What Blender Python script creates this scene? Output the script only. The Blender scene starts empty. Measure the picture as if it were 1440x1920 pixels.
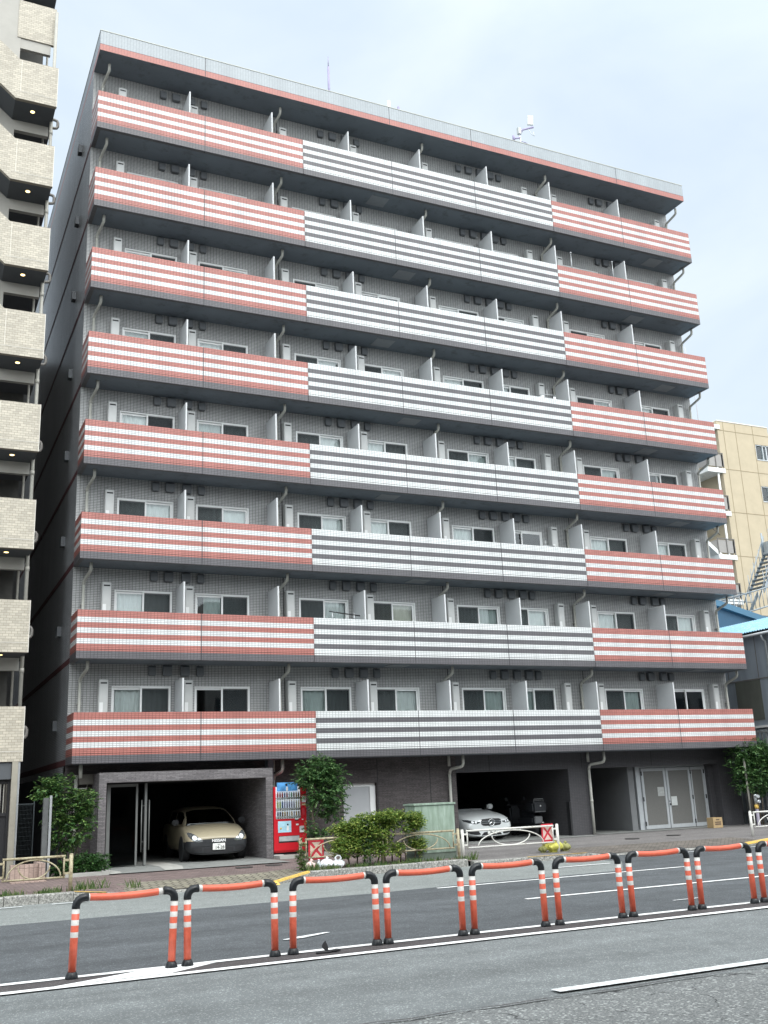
import bpy, bmesh, math, random
from math import radians as R_, sin, cos, pi, floor
from mathutils import Vector, Matrix
from mathutils.bvhtree import BVHTree
random.seed(7)
S = bpy.context.scene
COL = S.collection

# ------------------------------------------------------------------ camera
cam = bpy.data.cameras.new("camera")
camo = bpy.data.objects.new("camera", cam)
COL.objects.link(camo)
RT = Vector((0.90597953, -0.42135186, -0.0407885))
UP = Vector((-0.0767672, -0.25828624, 0.96301351))
FW = Vector((0.41630264, 0.86933931, 0.26634805))
M = Matrix((RT, UP, -FW)).transposed().to_4x4()
M.translation = Vector((-4.04586858, -27.4033074, 1.76308028))
camo.matrix_world = M
cam.sensor_fit = 'VERTICAL'
cam.sensor_height = 24.0
cam.lens = 24.0 * 1906.31307 / 1920.0
cam.clip_end = 2000
S.camera = camo

# ------------------------------------------------------------------ light
S.view_settings.view_transform = 'Standard'
S.view_settings.look = 'None'
S.view_settings.gamma = 1
S.view_settings.exposure = 0.68
W = bpy.data.worlds.new("World")
S.world = W
W.use_nodes = True
nt = W.node_tree
nt.nodes.clear()
def N(tree, typ, **kw):
    n = tree.nodes.new(typ)
    for k, v in kw.items():
        if k.startswith('i_'):
            key = k[2:]
            n.inputs[int(key) if key.isdigit() else key.replace('_', ' ')].default_value = v
        else:
            setattr(n, k, v)
    return n
def Lk(tree, a, b, ao=0, bi=0):
    tree.links.new(a.outputs[ao], b.inputs[bi])
SUN_EL, SUN_ROT = R_(52), R_(165)
tc = N(nt, 'ShaderNodeTexCoord')
mp = N(nt, 'ShaderNodeMapping')
mp.inputs['Scale'].default_value = (1.6, 1.6, 3.2)
Lk(nt, tc, mp, 0, 0)
cl = N(nt, 'ShaderNodeTexNoise', i_Scale=1.9, i_Detail=5.0, i_Roughness=0.52, i_Distortion=0.3)
Lk(nt, mp, cl, 0, 0)
cr = N(nt, 'ShaderNodeValToRGB')
cr.color_ramp.elements[0].position = 0.36
cr.color_ramp.elements[0].color = (0.545, 0.64, 0.745, 1)
cr.color_ramp.elements[1].position = 0.64
cr.color_ramp.elements[1].color = (0.665, 0.745, 0.80, 1)
Lk(nt, cl, cr, 0, 0)
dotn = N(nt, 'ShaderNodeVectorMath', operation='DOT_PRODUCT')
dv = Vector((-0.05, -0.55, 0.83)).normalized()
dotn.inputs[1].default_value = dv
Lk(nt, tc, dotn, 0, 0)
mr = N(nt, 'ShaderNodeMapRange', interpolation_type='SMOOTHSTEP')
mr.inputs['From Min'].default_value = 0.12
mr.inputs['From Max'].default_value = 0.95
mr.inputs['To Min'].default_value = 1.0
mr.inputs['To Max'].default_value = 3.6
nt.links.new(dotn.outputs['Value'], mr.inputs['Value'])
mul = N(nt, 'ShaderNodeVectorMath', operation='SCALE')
hz = mixc_w = N(nt, 'ShaderNodeMix', data_type='RGBA')
fz = N(nt, 'ShaderNodeMapRange')
fz.inputs['From Min'].default_value = 1.0; fz.inputs['From Max'].default_value = 2.2
nt.links.new(mr.outputs[0], fz.inputs['Value']); nt.links.new(fz.outputs[0], hz.inputs[0])
nt.links.new(cr.outputs[0], hz.inputs[6]); hz.inputs[7].default_value = (0.665, 0.705, 0.725, 1)
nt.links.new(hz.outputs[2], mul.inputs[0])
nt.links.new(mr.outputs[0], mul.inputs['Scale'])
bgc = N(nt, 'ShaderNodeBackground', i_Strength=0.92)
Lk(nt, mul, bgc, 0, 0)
sky = N(nt, 'ShaderNodeTexSky', sky_type='NISHITA')
sky.sun_disc = False
sky.sun_elevation = SUN_EL
sky.sun_rotation = SUN_ROT
bgs = N(nt, 'ShaderNodeBackground', i_Strength=0.05)
Lk(nt, sky, bgs, 0, 0)
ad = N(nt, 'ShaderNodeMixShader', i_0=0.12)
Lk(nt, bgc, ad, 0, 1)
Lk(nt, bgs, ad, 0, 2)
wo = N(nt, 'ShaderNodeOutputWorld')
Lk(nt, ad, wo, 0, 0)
sl = bpy.data.lights.new("sun", 'SUN')
sl.energy = 0.9
sl.angle = R_(35)
sl.color = (1.0, 0.96, 0.9)
slo = bpy.data.objects.new("sun", sl)
COL.objects.link(slo)
slo.rotation_euler = (R_(90) - SUN_EL, 0, R_(15))

# ------------------------------------------------------------------ materials
MATS = {}
def new_mat(name):
    m = bpy.data.materials.new(name)
    m.use_nodes = True
    m.node_tree.nodes.clear()
    MATS[name] = m
    return m, m.node_tree
def principled(t, col=None, rough=0.6, metal=0.0, spec=0.5):
    p = N(t, 'ShaderNodeBsdfPrincipled')
    if col is not None:
        p.inputs['Base Color'].default_value = (*col, 1)
    p.inputs['Roughness'].default_value = rough
    p.inputs['Metallic'].default_value = metal
    p.inputs['Specular IOR Level'].default_value = spec
    return p
def out(t, sh):
    o = N(t, 'ShaderNodeOutputMaterial')
    Lk(t, sh, o, 0, 0)
    return o
def mixc(t, blend='MIX', fac=None):
    m = N(t, 'ShaderNodeMix', data_type='RGBA', blend_type=blend)
    if fac is not None:
        m.inputs[0].default_value = fac
    return m   # inputs 0 fac, 6 A, 7 B ; output 2
def math_(t, op, a=None, b=None, c=None):
    m = N(t, 'ShaderNodeMath', operation=op)
    for i, x in enumerate((a, b, c)):
        if x is None: continue
        if hasattr(x, 'links'): t.links.new(x, m.inputs[i])
        else: m.inputs[i].default_value = x
    return m.outputs[0]
def paint(name, col, rough=0.5, metal=0.0, var=0.12, scale=6.0, dirt=None, dirt_amt=0.3, bump=0.0, stretch=(1, 1, 1), spec=0.5):
    """plain surface with slight tonal variation and optional dirt blotches"""
    m, t = new_mat(name)
    tc = N(t, 'ShaderNodeTexCoord')
    mp = N(t, 'ShaderNodeMapping')
    mp.inputs['Scale'].default_value = stretch
    Lk(t, tc, mp, 3, 0)
    n = N(t, 'ShaderNodeTexNoise', i_Scale=scale, i_Detail=6.0, i_Roughness=0.6)
    Lk(t, mp, n, 0, 0)
    r = N(t, 'ShaderNodeMapRange')
    r.inputs['From Min'].default_value = 0.3
    r.inputs['From Max'].default_value = 0.7
    r.inputs['To Min'].default_value = 1 - var
    r.inputs['To Max'].default_value = 1 + var
    Lk(t, n, r, 0, 0)
    mx = mixc(t, 'MULTIPLY', 1.0)
    mx.inputs[6].default_value = (*col, 1)
    t.links.new(r.outputs[0], mx.inputs[7])
    last = mx.outputs[2]
    p = principled(t, None, rough, metal, spec)
    if dirt:
        n2 = N(t, 'ShaderNodeTexNoise', i_Scale=scale * 1.7, i_Detail=8.0, i_Roughness=0.7)
        Lk(t, mp, n2, 0, 0)
        r2 = N(t, 'ShaderNodeMapRange')
        r2.inputs['From Min'].default_value = 0.62 - dirt_amt * 0.3
        r2.inputs['From Max'].default_value = 0.72
        Lk(t, n2, r2, 0, 0)
        mm = mixc(t)
        t.links.new(r2.outputs[0], mm.inputs[0])
        t.links.new(last, mm.inputs[6])
        mm.inputs[7].default_value = (*dirt, 1)
        last = mm.outputs[2]
    t.links.new(last, p.inputs['Base Color'])
    if bump:
        b = N(t, 'ShaderNodeBump', i_Strength=bump, i_Distance=0.02)
        Lk(t, n, b, 0, 2)
        Lk(t, b, p, 0, 5)
        t.links.new(b.outputs[0], p.inputs['Normal'])
    out(t, p)
    return m
def tile(name, cols, w=0.092, h=0.0474, gap=0.006, joint=(0.1, 0.1, 0.1), offset=0.0, rough=0.35,
         stops=None, vjoints=None, dirt=0.12, var=0.1, object_space=True, spec=0.4, streak=0.25, sz=1.0):
    """wall tiles on faces that look along x or y. stops = [(t, colour index)] down from the object's origin"""
    m, t = new_mat(name)
    tc = N(t, 'ShaderNodeTexCoord')
    sp = N(t, 'ShaderNodeSeparateXYZ')
    Lk(t, tc, sp, 3, 0)
    u = math_(t, 'ADD', sp.outputs[0], sp.outputs[1])
    cb = N(t, 'ShaderNodeCombineXYZ')
    t.links.new(u, cb.inputs[0])
    t.links.new(sp.outputs[2], cb.inputs[1])
    br = N(t, 'ShaderNodeTexBrick', offset=offset, offset_frequency=2, squash=1.0)
    br.inputs['Scale'].default_value = 1.0
    br.inputs['Brick Width'].default_value = w
    br.inputs['Row Height'].default_value = h
    br.inputs['Mortar Size'].default_value = gap
    br.inputs['Mortar Smooth'].default_value = 0.1
    br.inputs['Bias'].default_value = 0.0
    br.inputs['Color1'].default_value = (1 - var, 1 - var, 1 - var, 1)
    br.inputs['Color2'].default_value = (1 + var, 1 + var, 1 + var, 1)
    br.inputs['Mortar'].default_value = (1, 1, 1, 1)
    Lk(t, cb, br, 0, 0)
    # base colour
    if stops:
        tz = math_(t, 'MULTIPLY', sp.outputs[2], -1.0 / sz)
        rp = N(t, 'ShaderNodeValToRGB')
        rp.color_ramp.interpolation = 'CONSTANT'
        e = rp.color_ramp.elements
        e[0].position = stops[0][0]; e[0].color = (*cols[stops[0][1]], 1)
        e[1].position = stops[1][0]; e[1].color = (*cols[stops[1][1]], 1)
        for pz, ci in stops[2:]:
            q = e.new(pz); q.color = (*cols[ci], 1)
        t.links.new(tz, rp.inputs[0])
        base = rp.outputs[0]
    else:
        rg = N(t, 'ShaderNodeRGB')
        rg.outputs[0].default_value = (*cols[0], 1)
        base = rg.outputs[0]
    mx = mixc(t, 'MULTIPLY', 1.0)
    t.links.new(base, mx.inputs[6])
    t.links.new(br.outputs['Color'], mx.inputs[7])
    # fine horizontal streaks in the fired clay
    oi = N(t, 'ShaderNodeObjectInfo')
    shf = N(t, 'ShaderNodeVectorMath', operation='ADD')
    sv = N(t, 'ShaderNodeCombineXYZ')
    t.links.new(math_(t, 'MULTIPLY', oi.outputs['Random'], 61.0), sv.inputs[0]); t.links.new(math_(t, 'MULTIPLY', oi.outputs['Random'], 37.0), sv.inputs[1])
    Lk(t, tc, shf, 3, 0); Lk(t, sv, shf, 0, 1)
    ns = N(t, 'ShaderNodeTexNoise', i_Scale=1.0, i_Detail=4.0)
    mp = N(t, 'ShaderNodeMapping')
    mp.inputs['Scale'].default_value = (14, 14, 95)
    Lk(t, tc, mp, 3, 0)
    Lk(t, mp, ns, 0, 0)
    rs = N(t, 'ShaderNodeMapRange')
    rs.inputs['From Min'].default_value = 0.3; rs.inputs['From Max'].default_value = 0.7
    rs.inputs['To Min'].default_value = 1 - streak; rs.inputs['To Max'].default_value = 1 + streak
    Lk(t, ns, rs, 0, 0)
    m2 = mixc(t, 'MULTIPLY', 1.0)
    t.links.new(mx.outputs[2], m2.inputs[6]); t.links.new(rs.outputs[0], m2.inputs[7])
    # rain streaks
    nd = N(t, 'ShaderNodeTexNoise', i_Scale=1.0, i_Detail=5.0, i_Roughness=0.6)
    mp2 = N(t, 'ShaderNodeMapping')
    mp2.inputs['Scale'].default_value = (2.2, 2.2, 0.35)
    Lk(t, shf, mp2, 0, 0); Lk(t, mp2, nd, 0, 0)
    rd = N(t, 'ShaderNodeMapRange')
    rd.inputs['From Min'].default_value = 0.35; rd.inputs['From Max'].default_value = 0.7
    rd.inputs['To Min'].default_value = 1 + dirt * .5; rd.inputs['To Max'].default_value = 1 - dirt
    Lk(t, nd, rd, 0, 0)
    m3 = mixc(t, 'MULTIPLY', 1.0)
    t.links.new(m2.outputs[2], m3.inputs[6]); t.links.new(rd.outputs[0], m3.inputs[7])
    # joints
    mj = mixc(t)
    t.links.new(br.outputs['Fac'], mj.inputs[0])
    t.links.new(m3.outputs[2], mj.inputs[6])
    mjc = mixc(t, 'MULTIPLY', 1.0)
    t.links.new(base, mjc.inputs[6]); mjc.inputs[7].default_value = (*joint, 1)
    t.links.new(mjc.outputs[2], mj.inputs[7])
    last = mj.outputs[2]
    if vjoints:
        for vx in vjoints:
            d = math_(t, 'ABSOLUTE', math_(t, 'SUBTRACT', sp.outputs[0], vx))
            k = math_(t, 'LESS_THAN', d, 0.011)
            mm = mixc(t)
            t.links.new(k, mm.inputs[0]); t.links.new(last, mm.inputs[6])
            mm.inputs[7].default_value = (0.03, 0.03, 0.035, 1)
            last = mm.outputs[2]
    p = principled(t, None, rough, 0, spec)
    t.links.new(last, p.inputs['Base Color'])
    b = N(t, 'ShaderNodeBump', i_Strength=0.35, i_Distance=0.006)
    b.invert = True
    t.links.new(br.outputs['Fac'], b.inputs['Height'])
    t.links.new(b.outputs[0], p.inputs['Normal'])
    out(t, p)
    return m
def asphalt(name, c0, c1, grain=260.0, streak=0.1, crack=0.0, contrast=1.0, bump=0.6):
    m, t = new_mat(name)
    tc = N(t, 'ShaderNodeTexCoord')
    n1 = N(t, 'ShaderNodeTexNoise', i_Scale=grain * .32, i_Detail=3.0, i_Roughness=0.75)
    Lk(t, tc, n1, 3, 0)
    v = N(t, 'ShaderNodeTexVoronoi', i_Scale=grain * .3)
    Lk(t, tc, v, 3, 0)
    rr = N(t, 'ShaderNodeMapRange')
    rr.inputs['From Min'].default_value = 0.5 - .28 / contrast; rr.inputs['From Max'].default_value = 0.5 + .28 / contrast
    Lk(t, n1, rr, 0, 0)
    mx = mixc(t)
    t.links.new(rr.outputs[0], mx.inputs[0])
    mx.inputs[6].default_value = (*c0, 1); mx.inputs[7].default_value = (*c1, 1)
    # light stones
    wn = N(t, 'ShaderNodeSeparateColor')
    t.links.new(v.outputs['Color'], wn.inputs[0])
    k = math_(t, 'GREATER_THAN', wn.outputs[0], 0.9)
    m1 = mixc(t)
    t.links.new(math_(t, 'MULTIPLY', k, 0.55), m1.inputs[0])
    t.links.new(mx.outputs[2], m1.inputs[6])
    m1.inputs[7].default_value = (min(1, c1[0] * 2.0), min(1, c1[1] * 2.0), min(1, c1[2] * 1.95), 1)
    # wheel tracks and stains along the road
    mp = N(t, 'ShaderNodeMapping')
    mp.inputs['Scale'].default_value = (0.10, 1.15, 1)
    Lk(t, tc, mp, 3, 0)
    n2 = N(t, 'ShaderNodeTexNoise', i_Scale=1.0, i_Detail=6.0, i_Roughness=0.6)
    Lk(t, mp, n2, 0, 0)
    r2 = N(t, 'ShaderNodeMapRange')
    r2.inputs['From Min'].default_value = 0.3; r2.inputs['From Max'].default_value = 0.7
    r2.inputs['To Min'].default_value = 1 - streak; r2.inputs['To Max'].default_value = 1 + streak
    Lk(t, n2, r2, 0, 0)
    n3 = N(t, 'ShaderNodeTexNoise', i_Scale=2.3, i_Detail=5.0, i_Roughness=0.65)
    Lk(t, tc, n3, 3, 0)
    r3 = N(t, 'ShaderNodeMapRange')
    r3.inputs['From Min'].default_value = 0.3; r3.inputs['From Max'].default_value = 0.7
    r3.inputs['To Min'].default_value = 1 - streak * .8; r3.inputs['To Max'].default_value = 1 + streak * .8
    Lk(t, n3, r3, 0, 0)
    m2 = mixc(t, 'MULTIPLY', 1.0)
    t.links.new(m1.outputs[2], m2.inputs[6]); t.links.new(r2.outputs[0], m2.inputs[7])
    m3 = mixc(t, 'MULTIPLY', 1.0)
    t.links.new(m2.outputs[2], m3.inputs[6]); t.links.new(r3.outputs[0], m3.inputs[7])
    last = m3.outputs[2]
    if crack:
        nw = N(t, 'ShaderNodeTexNoise', i_Scale=2.2, i_Detail=4.0)
        Lk(t, tc, nw, 3, 0)
        wv = N(t, 'ShaderNodeVectorMath', operation='SCALE'); wv.inputs['Scale'].default_value = 0.5
        Lk(t, nw, wv, 1, 0)
        av = N(t, 'ShaderNodeVectorMath', operation='ADD')
        Lk(t, tc, av, 3, 0); Lk(t, wv, av, 0, 1)
        vc = N(t, 'ShaderNodeTexVoronoi', feature='DISTANCE_TO_EDGE', i_Scale=1.5)
        Lk(t, av, vc, 0, 0)
        kk = N(t, 'ShaderNodeMapRange')
        kk.inputs['From Min'].default_value = 0.004; kk.inputs['From Max'].default_value = 0.02
        kk.inputs['To Min'].default_value = crack; kk.inputs['To Max'].default_value = 0
        t.links.new(vc.outputs['Distance'], kk.inputs['Value'])
        gate = N(t, 'ShaderNodeMapRange')
        gate.inputs['From Min'].default_value = 0.46; gate.inputs['From Max'].default_value = 0.56
        Lk(t, n3, gate, 0, 0)
        mc = mixc(t)
        t.links.new(math_(t, 'MULTIPLY', kk.outputs[0], gate.outputs[0]), mc.inputs[0])
        t.links.new(last, mc.inputs[6]); mc.inputs[7].default_value = (0.02, 0.02, 0.022, 1)
        last = mc.outputs[2]
    p = principled(t, None, 0.85, 0, 0.3)
    t.links.new(last, p.inputs['Base Color'])
    b = N(t, 'ShaderNodeBump', i_Strength=bump, i_Distance=0.006)
    Lk(t, n1, b, 0, 2)
    t.links.new(n1.outputs[0], b.inputs['Height'])
    t.links.new(b.outputs[0], p.inputs['Normal'])
    out(t, p)
    return m
def pavers(name, c1, c2, joint, w, h, rot=0.0, offset=0.5, gap=0.012, dirt=(0.12, 0.11, 0.1)):
    m, t = new_mat(name)
    tc = N(t, 'ShaderNodeTexCoord')
    mp = N(t, 'ShaderNodeMapping')
    mp.inputs['Rotation'].default_value = (0, 0, rot)
    Lk(t, tc, mp, 3, 0)
    br = N(t, 'ShaderNodeTexBrick', offset=offset)
    br.inputs['Scale'].default_value = 1
    br.inputs['Brick Width'].default_value = w
    br.inputs['Row Height'].default_value = h
    br.inputs['Mortar Size'].default_value = gap
    br.inputs['Color1'].default_value = (*c1, 1)
    br.inputs['Color2'].default_value = (*c2, 1)
    br.inputs['Mortar'].default_value = (*joint, 1)
    Lk(t, mp, br, 0, 0)
    n = N(t, 'ShaderNodeTexNoise', i_Scale=3.0, i_Detail=8.0, i_Roughness=0.7)
    Lk(t, tc, n, 3, 0)
    r = N(t, 'ShaderNodeMapRange')
    r.inputs['From Min'].default_value = 0.3; r.inputs['From Max'].default_value = 0.72
    r.inputs['To Min'].default_value = 1.25; r.inputs['To Max'].default_value = 0.62
    Lk(t, n, r, 0, 0)
    mx = mixc(t, 'MULTIPLY', 1.0)
    Lk(t, br, mx, 0, 6); t.links.new(r.outputs[0], mx.inputs[7])
    p = principled(t, None, 0.85, 0, 0.3)
    t.links.new(mx.outputs[2], p.inputs['Base Color'])
    b = N(t, 'ShaderNodeBump', i_Strength=0.5, i_Distance=0.008)
    b.invert = True
    t.links.new(br.outputs['Fac'], b.inputs['Height'])
    t.links.new(b.outputs[0], p.inputs['Normal'])
    out(t, p)
    return m
def glass(name, tint=(0.78, 0.84, 0.85), base=0.03, rough=0.02, refl=1.4):
    m, t = new_mat(name)
    tr = N(t, 'ShaderNodeBsdfTransparent'); tr.inputs[0].default_value = (*tint, 1)
    gl = N(t, 'ShaderNodeBsdfGlossy'); gl.inputs['Roughness'].default_value = rough
    gl.inputs[0].default_value = (0.9, 0.95, 0.97, 1)
    lw = N(t, 'ShaderNodeFresnel', i_IOR=1.5)
    f = math_(t, 'ADD', math_(t, 'MULTIPLY', lw.outputs[0], refl), base)
    mx = N(t, 'ShaderNodeMixShader')
    t.links.new(f, mx.inputs[0]); Lk(t, tr, mx, 0, 1); Lk(t, gl, mx, 0, 2)
    out(t, mx)
    return m
def screen(name, col=(0.03, 0.037, 0.04), op=0.72):
    m, t = new_mat(name)
    tr = N(t, 'ShaderNodeBsdfTransparent')
    df = principled(t, col, 0.9)
    mx = N(t, 'ShaderNodeMixShader', i_0=op)
    Lk(t, tr, mx, 0, 1); Lk(t, df, mx, 0, 2)
    out(t, mx)
    return m
def leaf(name, c0, c1, c2, trans=0.25, rough=0.45):
    m, t = new_mat(name)
    g = N(t, 'ShaderNodeNewGeometry')
    rp = N(t, 'ShaderNodeValToRGB')
    e = rp.color_ramp.elements
    e[0].position = 0.0; e[0].color = (*c0, 1)
    e[1].position = 1.0; e[1].color = (*c2, 1)
    q = e.new(0.55); q.color = (*c1, 1)
    t.links.new(g.outputs['Random Per Island'], rp.inputs[0])
    p = principled(t, None, rough, 0, 0.4)
    Lk(t, rp, p, 0, 0)
    tl = N(t, 'ShaderNodeBsdfTranslucent')
    Lk(t, rp, tl, 0, 0)
    mx = N(t, 'ShaderNodeMixShader', i_0=trans)
    Lk(t, p, mx, 0, 1); Lk(t, tl, mx, 0, 2)
    out(t, mx)
    return m
def emit(name, col, s):
    m, t = new_mat(name)
    e = N(t, 'ShaderNodeEmission', i_Strength=s)
    e.inputs[0].default_value = (*col, 1)
    out(t, e)
    return m
def banded(name, axis, bands, sym=False, rough=0.4, dirt=0.15, gen=False):
    """bands = [(pos 0..1, colour)] along object axis (value in metres, ramp over 0..1)"""
    m, t = new_mat(name)
    tc = N(t, 'ShaderNodeTexCoord')
    sp = N(t, 'ShaderNodeSeparateXYZ')
    Lk(t, tc, sp, 0 if gen else 3, 0)
    a = sp.outputs[axis]
    if sym: a = math_(t, 'ABSOLUTE', a)
    rp = N(t, 'ShaderNodeValToRGB')
    rp.color_ramp.interpolation = 'CONSTANT'
    e = rp.color_ramp.elements
    e[0].position, e[0].color = bands[0][0], (*bands[0][1], 1)
    e[1].position, e[1].color = bands[1][0], (*bands[1][1], 1)
    for pz, c in bands[2:]:
        q = e.new(pz); q.color = (*c, 1)
    t.links.new(a, rp.inputs[0])
    n = N(t, 'ShaderNodeTexNoise', i_Scale=9.0, i_Detail=8.0, i_Roughness=0.7)
    Lk(t, tc, n, 3, 0)
    r = N(t, 'ShaderNodeMapRange')
    r.inputs['From Min'].default_value = 0.3; r.inputs['From Max'].default_value = 0.75
    r.inputs['To Min'].default_value = 1.05; r.inputs['To Max'].default_value = 1 - dirt * 1.6
    Lk(t, n, r, 0, 0)
    mx = mixc(t, 'MULTIPLY', 1.0)
    Lk(t, rp, mx, 0, 6); t.links.new(r.outputs[0], mx.inputs[7])
    p = principled(t, None, rough, 0, 0.4)
    t.links.new(mx.outputs[2], p.inputs['Base Color'])
    out(t, p)
    return m

# ------------------------------------------------------------------ mesh building
class MB:
    def __init__(s):
        s.v, s.f, s.mi, s.sm = [], [], [], []
    def face(s, pts, mi=0, sm=False):
        b = len(s.v)
        s.v += [tuple(p) for p in pts]
        s.f.append(tuple(range(b, b + len(pts)))); s.mi.append(mi); s.sm.append(sm)
        return s
    def box(s, x0, x1, y0, y1, z0, z1, mi=0):
        b = len(s.v)
        s.v += [(x, y, z) for z in (z0, z1) for y in (y0, y1) for x in (x0, x1)]
        for q in ((0, 2, 3, 1), (4, 5, 7, 6), (0, 1, 5, 4), (2, 6, 7, 3), (0, 4, 6, 2), (1, 3, 7, 5)):
            s.f.append(tuple(b + i for i in q)); s.mi.append(mi); s.sm.append(False)
        return s
    def rbox(s, x0, x1, y0, y1, z0, z1, r=0.01, mi=0):
        """box with chamfered edges"""
        bm = bmesh.new()
        bmesh.ops.create_cube(bm, size=1)
        for v in bm.verts:
            v.co = Vector((x0 if v.co.x < 0 else x1, y0 if v.co.y < 0 else y1, z0 if v.co.z < 0 else z1))
        bmesh.ops.bevel(bm, geom=bm.edges[:], offset=r, segments=2, affect='EDGES')
        s.bm(bm, mi); bm.free()
        return s
    def bm(s, bm, mi=0, sm=False):
        b = len(s.v)
        bm.verts.index_update()
        s.v += [tuple(v.co) for v in bm.verts]
        for f in bm.faces:
            s.f.append(tuple(b + v.index for v in f.verts)); s.mi.append(mi); s.sm.append(sm)
    def prism(s, pts, axis, a, b_, mi=0):
        """polygon of 2D points extruded along axis ('x','y','z') from a to b_"""
        def put(p, d):
            return {'x': (d, p[0], p[1]), 'y': (p[0], d, p[1]), 'z': (p[0], p[1], d)}[axis]
        n = len(pts); b = len(s.v)
        s.v += [put(p, a) for p in pts] + [put(p, b_) for p in pts]
        s.f += [tuple(b + i for i in range(n)), tuple(b + n + i for i in reversed(range(n)))]
        s.mi += [mi, mi]; s.sm += [False, False]
        for i in range(n):
            j = (i + 1) % n
            s.f.append((b + i, b + n + i, b + n + j, b + j)); s.mi.append(mi); s.sm.append(False)
        return s
    def tube(s, pts, r, seg=8, mi=0, cap=True):
        pts = [Vector(p) for p in pts]
        rad = r if isinstance(r, (list, tuple)) else [r] * len(pts)
        b = len(s.v); n = len(pts)
        ref = None
        for i, p in enumerate(pts):
            d = (pts[min(i + 1, n - 1)] - pts[max(i - 1, 0)]).normalized()
            if ref is None:
                ref = d.orthogonal().normalized()
            ref = (ref - d * ref.dot(d)).normalized()
            o = d.cross(ref)
            for k in range(seg):
                a = 2 * pi * k / seg
                s.v.append(tuple(p + (ref * cos(a) + o * sin(a)) * rad[i]))
        for i in range(n - 1):
            for k in range(seg):
                k2 = (k + 1) % seg
                s.f.append((b + i * seg + k, b + i * seg + k2, b + (i + 1) * seg + k2, b + (i + 1) * seg + k)); s.mi.append(mi); s.sm.append(True)
        if cap:
            s.f.append(tuple(b + k for k in reversed(range(seg)))); s.mi.append(mi); s.sm.append(False)
            s.f.append(tuple(b + (n - 1) * seg + k for k in range(seg))); s.mi.append(mi); s.sm.append(False)
        return s
    def lathe(s, prof, c=(0, 0, 0), seg=16, mi=0, axis='z'):
        """profile [(r, h)] turned round an axis"""
        b = len(s.v); n = len(prof)
        for r, h in prof:
            for k in range(seg):
                a = 2 * pi * k / seg
                x, y = r * cos(a), r * sin(a)
                q = {'z': (x, y, h), 'x': (h, x, y), 'y': (x, h, y)}[axis]
                s.v.append((c[0] + q[0], c[1] + q[1], c[2] + q[2]))
        for i in range(n - 1):
            for k in range(seg):
                k2 = (k + 1) % seg
                s.f.append((b + i * seg + k, b + i * seg + k2, b + (i + 1) * seg + k2, b + (i + 1) * seg + k)); s.mi.append(mi); s.sm.append(True)
        s.f.append(tuple(b + k for k in reversed(range(seg)))); s.mi.append(mi); s.sm.append(False)
        s.f.append(tuple(b + (n - 1) * seg + k for k in range(seg))); s.mi.append(mi); s.sm.append(False)
        return s
    def grid(s, fn, nu, nv, mi=0, sm=True):
        b = len(s.v)
        for j in range(nv + 1):
            for i in range(nu + 1):
                s.v.append(tuple(fn(i / nu, j / nv)))
        for j in range(nv):
            for i in range(nu):
                a = b + j * (nu + 1) + i
                s.f.append((a, a + 1, a + nu + 2, a + nu + 1)); s.mi.append(mi); s.sm.append(sm)
        return s
    def mesh(s, name, mats):
        me = bpy.data.meshes.new(name)
        me.from_pydata(s.v, [], s.f)
        for m in (mats if isinstance(mats, (list, tuple)) else [mats]):
            me.materials.append(m)
        me.polygons.foreach_set('material_index', s.mi)
        me.polygons.foreach_set('use_smooth', s.sm)
        me.update()
        return me
    def build(s, name, mats, parent=None, loc=(0, 0, 0), at=None):
        """loc = position in the parent's frame; at = world point the vertices are measured from world zero (origin moved there)"""
        if at is not None:
            s.v = [(x - at[0], y - at[1], z - at[2]) for x, y, z in s.v]
            pl = parent.location if parent else Vector((0, 0, 0))
            if parent and parent.parent: pl = pl + parent.parent.location
            loc = Vector(at) - pl
        return link(name, s.mesh(name, mats), parent, loc)
def link(name, data, parent=None, loc=(0, 0, 0)):
    o = bpy.data.objects.new(name, data)
    COL.objects.link(o)
    o.location = loc
    if parent: o.parent = parent
    return o
def tag(o, label, cat=None, group=None, kind=None):
    if label: o['label'] = label
    if cat: o['category'] = cat
    if group: o['group'] = group
    if kind: o['kind'] = kind
    return o
def thing(name, loc, label, cat, group=None):
    return tag(link(name, None, None, loc), label, cat, group)
def fix(o):
    bm = bmesh.new(); bm.from_mesh(o.data)
    bmesh.ops.recalc_face_normals(bm, faces=bm.faces)
    bm.to_mesh(o.data); bm.free()
    return o
def text_mesh(txt, size, mat, depth=0.004, bold=0.0, squash=1.0):
    cu = bpy.data.curves.new("txt", 'FONT')
    cu.body = txt; cu.size = size; cu.extrude = depth; cu.offset = bold
    cu.align_x = 'CENTER'; cu.align_y = 'CENTER'; cu.resolution_u = 3
    o = bpy.data.objects.new("txt", cu)
    COL.objects.link(o)
    dg = bpy.context.evaluated_depsgraph_get()
    me = bpy.data.meshes.new_from_object(o.evaluated_get(dg))
    bpy.data.objects.remove(o)
    # stand upright, readable from -y
    for v in me.vertices:
        x, y, z = v.co
        v.co = (x * squash, -z, y)
    me.materials.clear(); me.materials.append(mat)
    return me
def copy_tree(o, parent=None, loc=None):
    c = o.copy(); COL.objects.link(c)
    if parent: c.parent = parent
    if loc is not None: c.location = loc
    for ch in o.children: copy_tree(ch, c)
    return c

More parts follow.
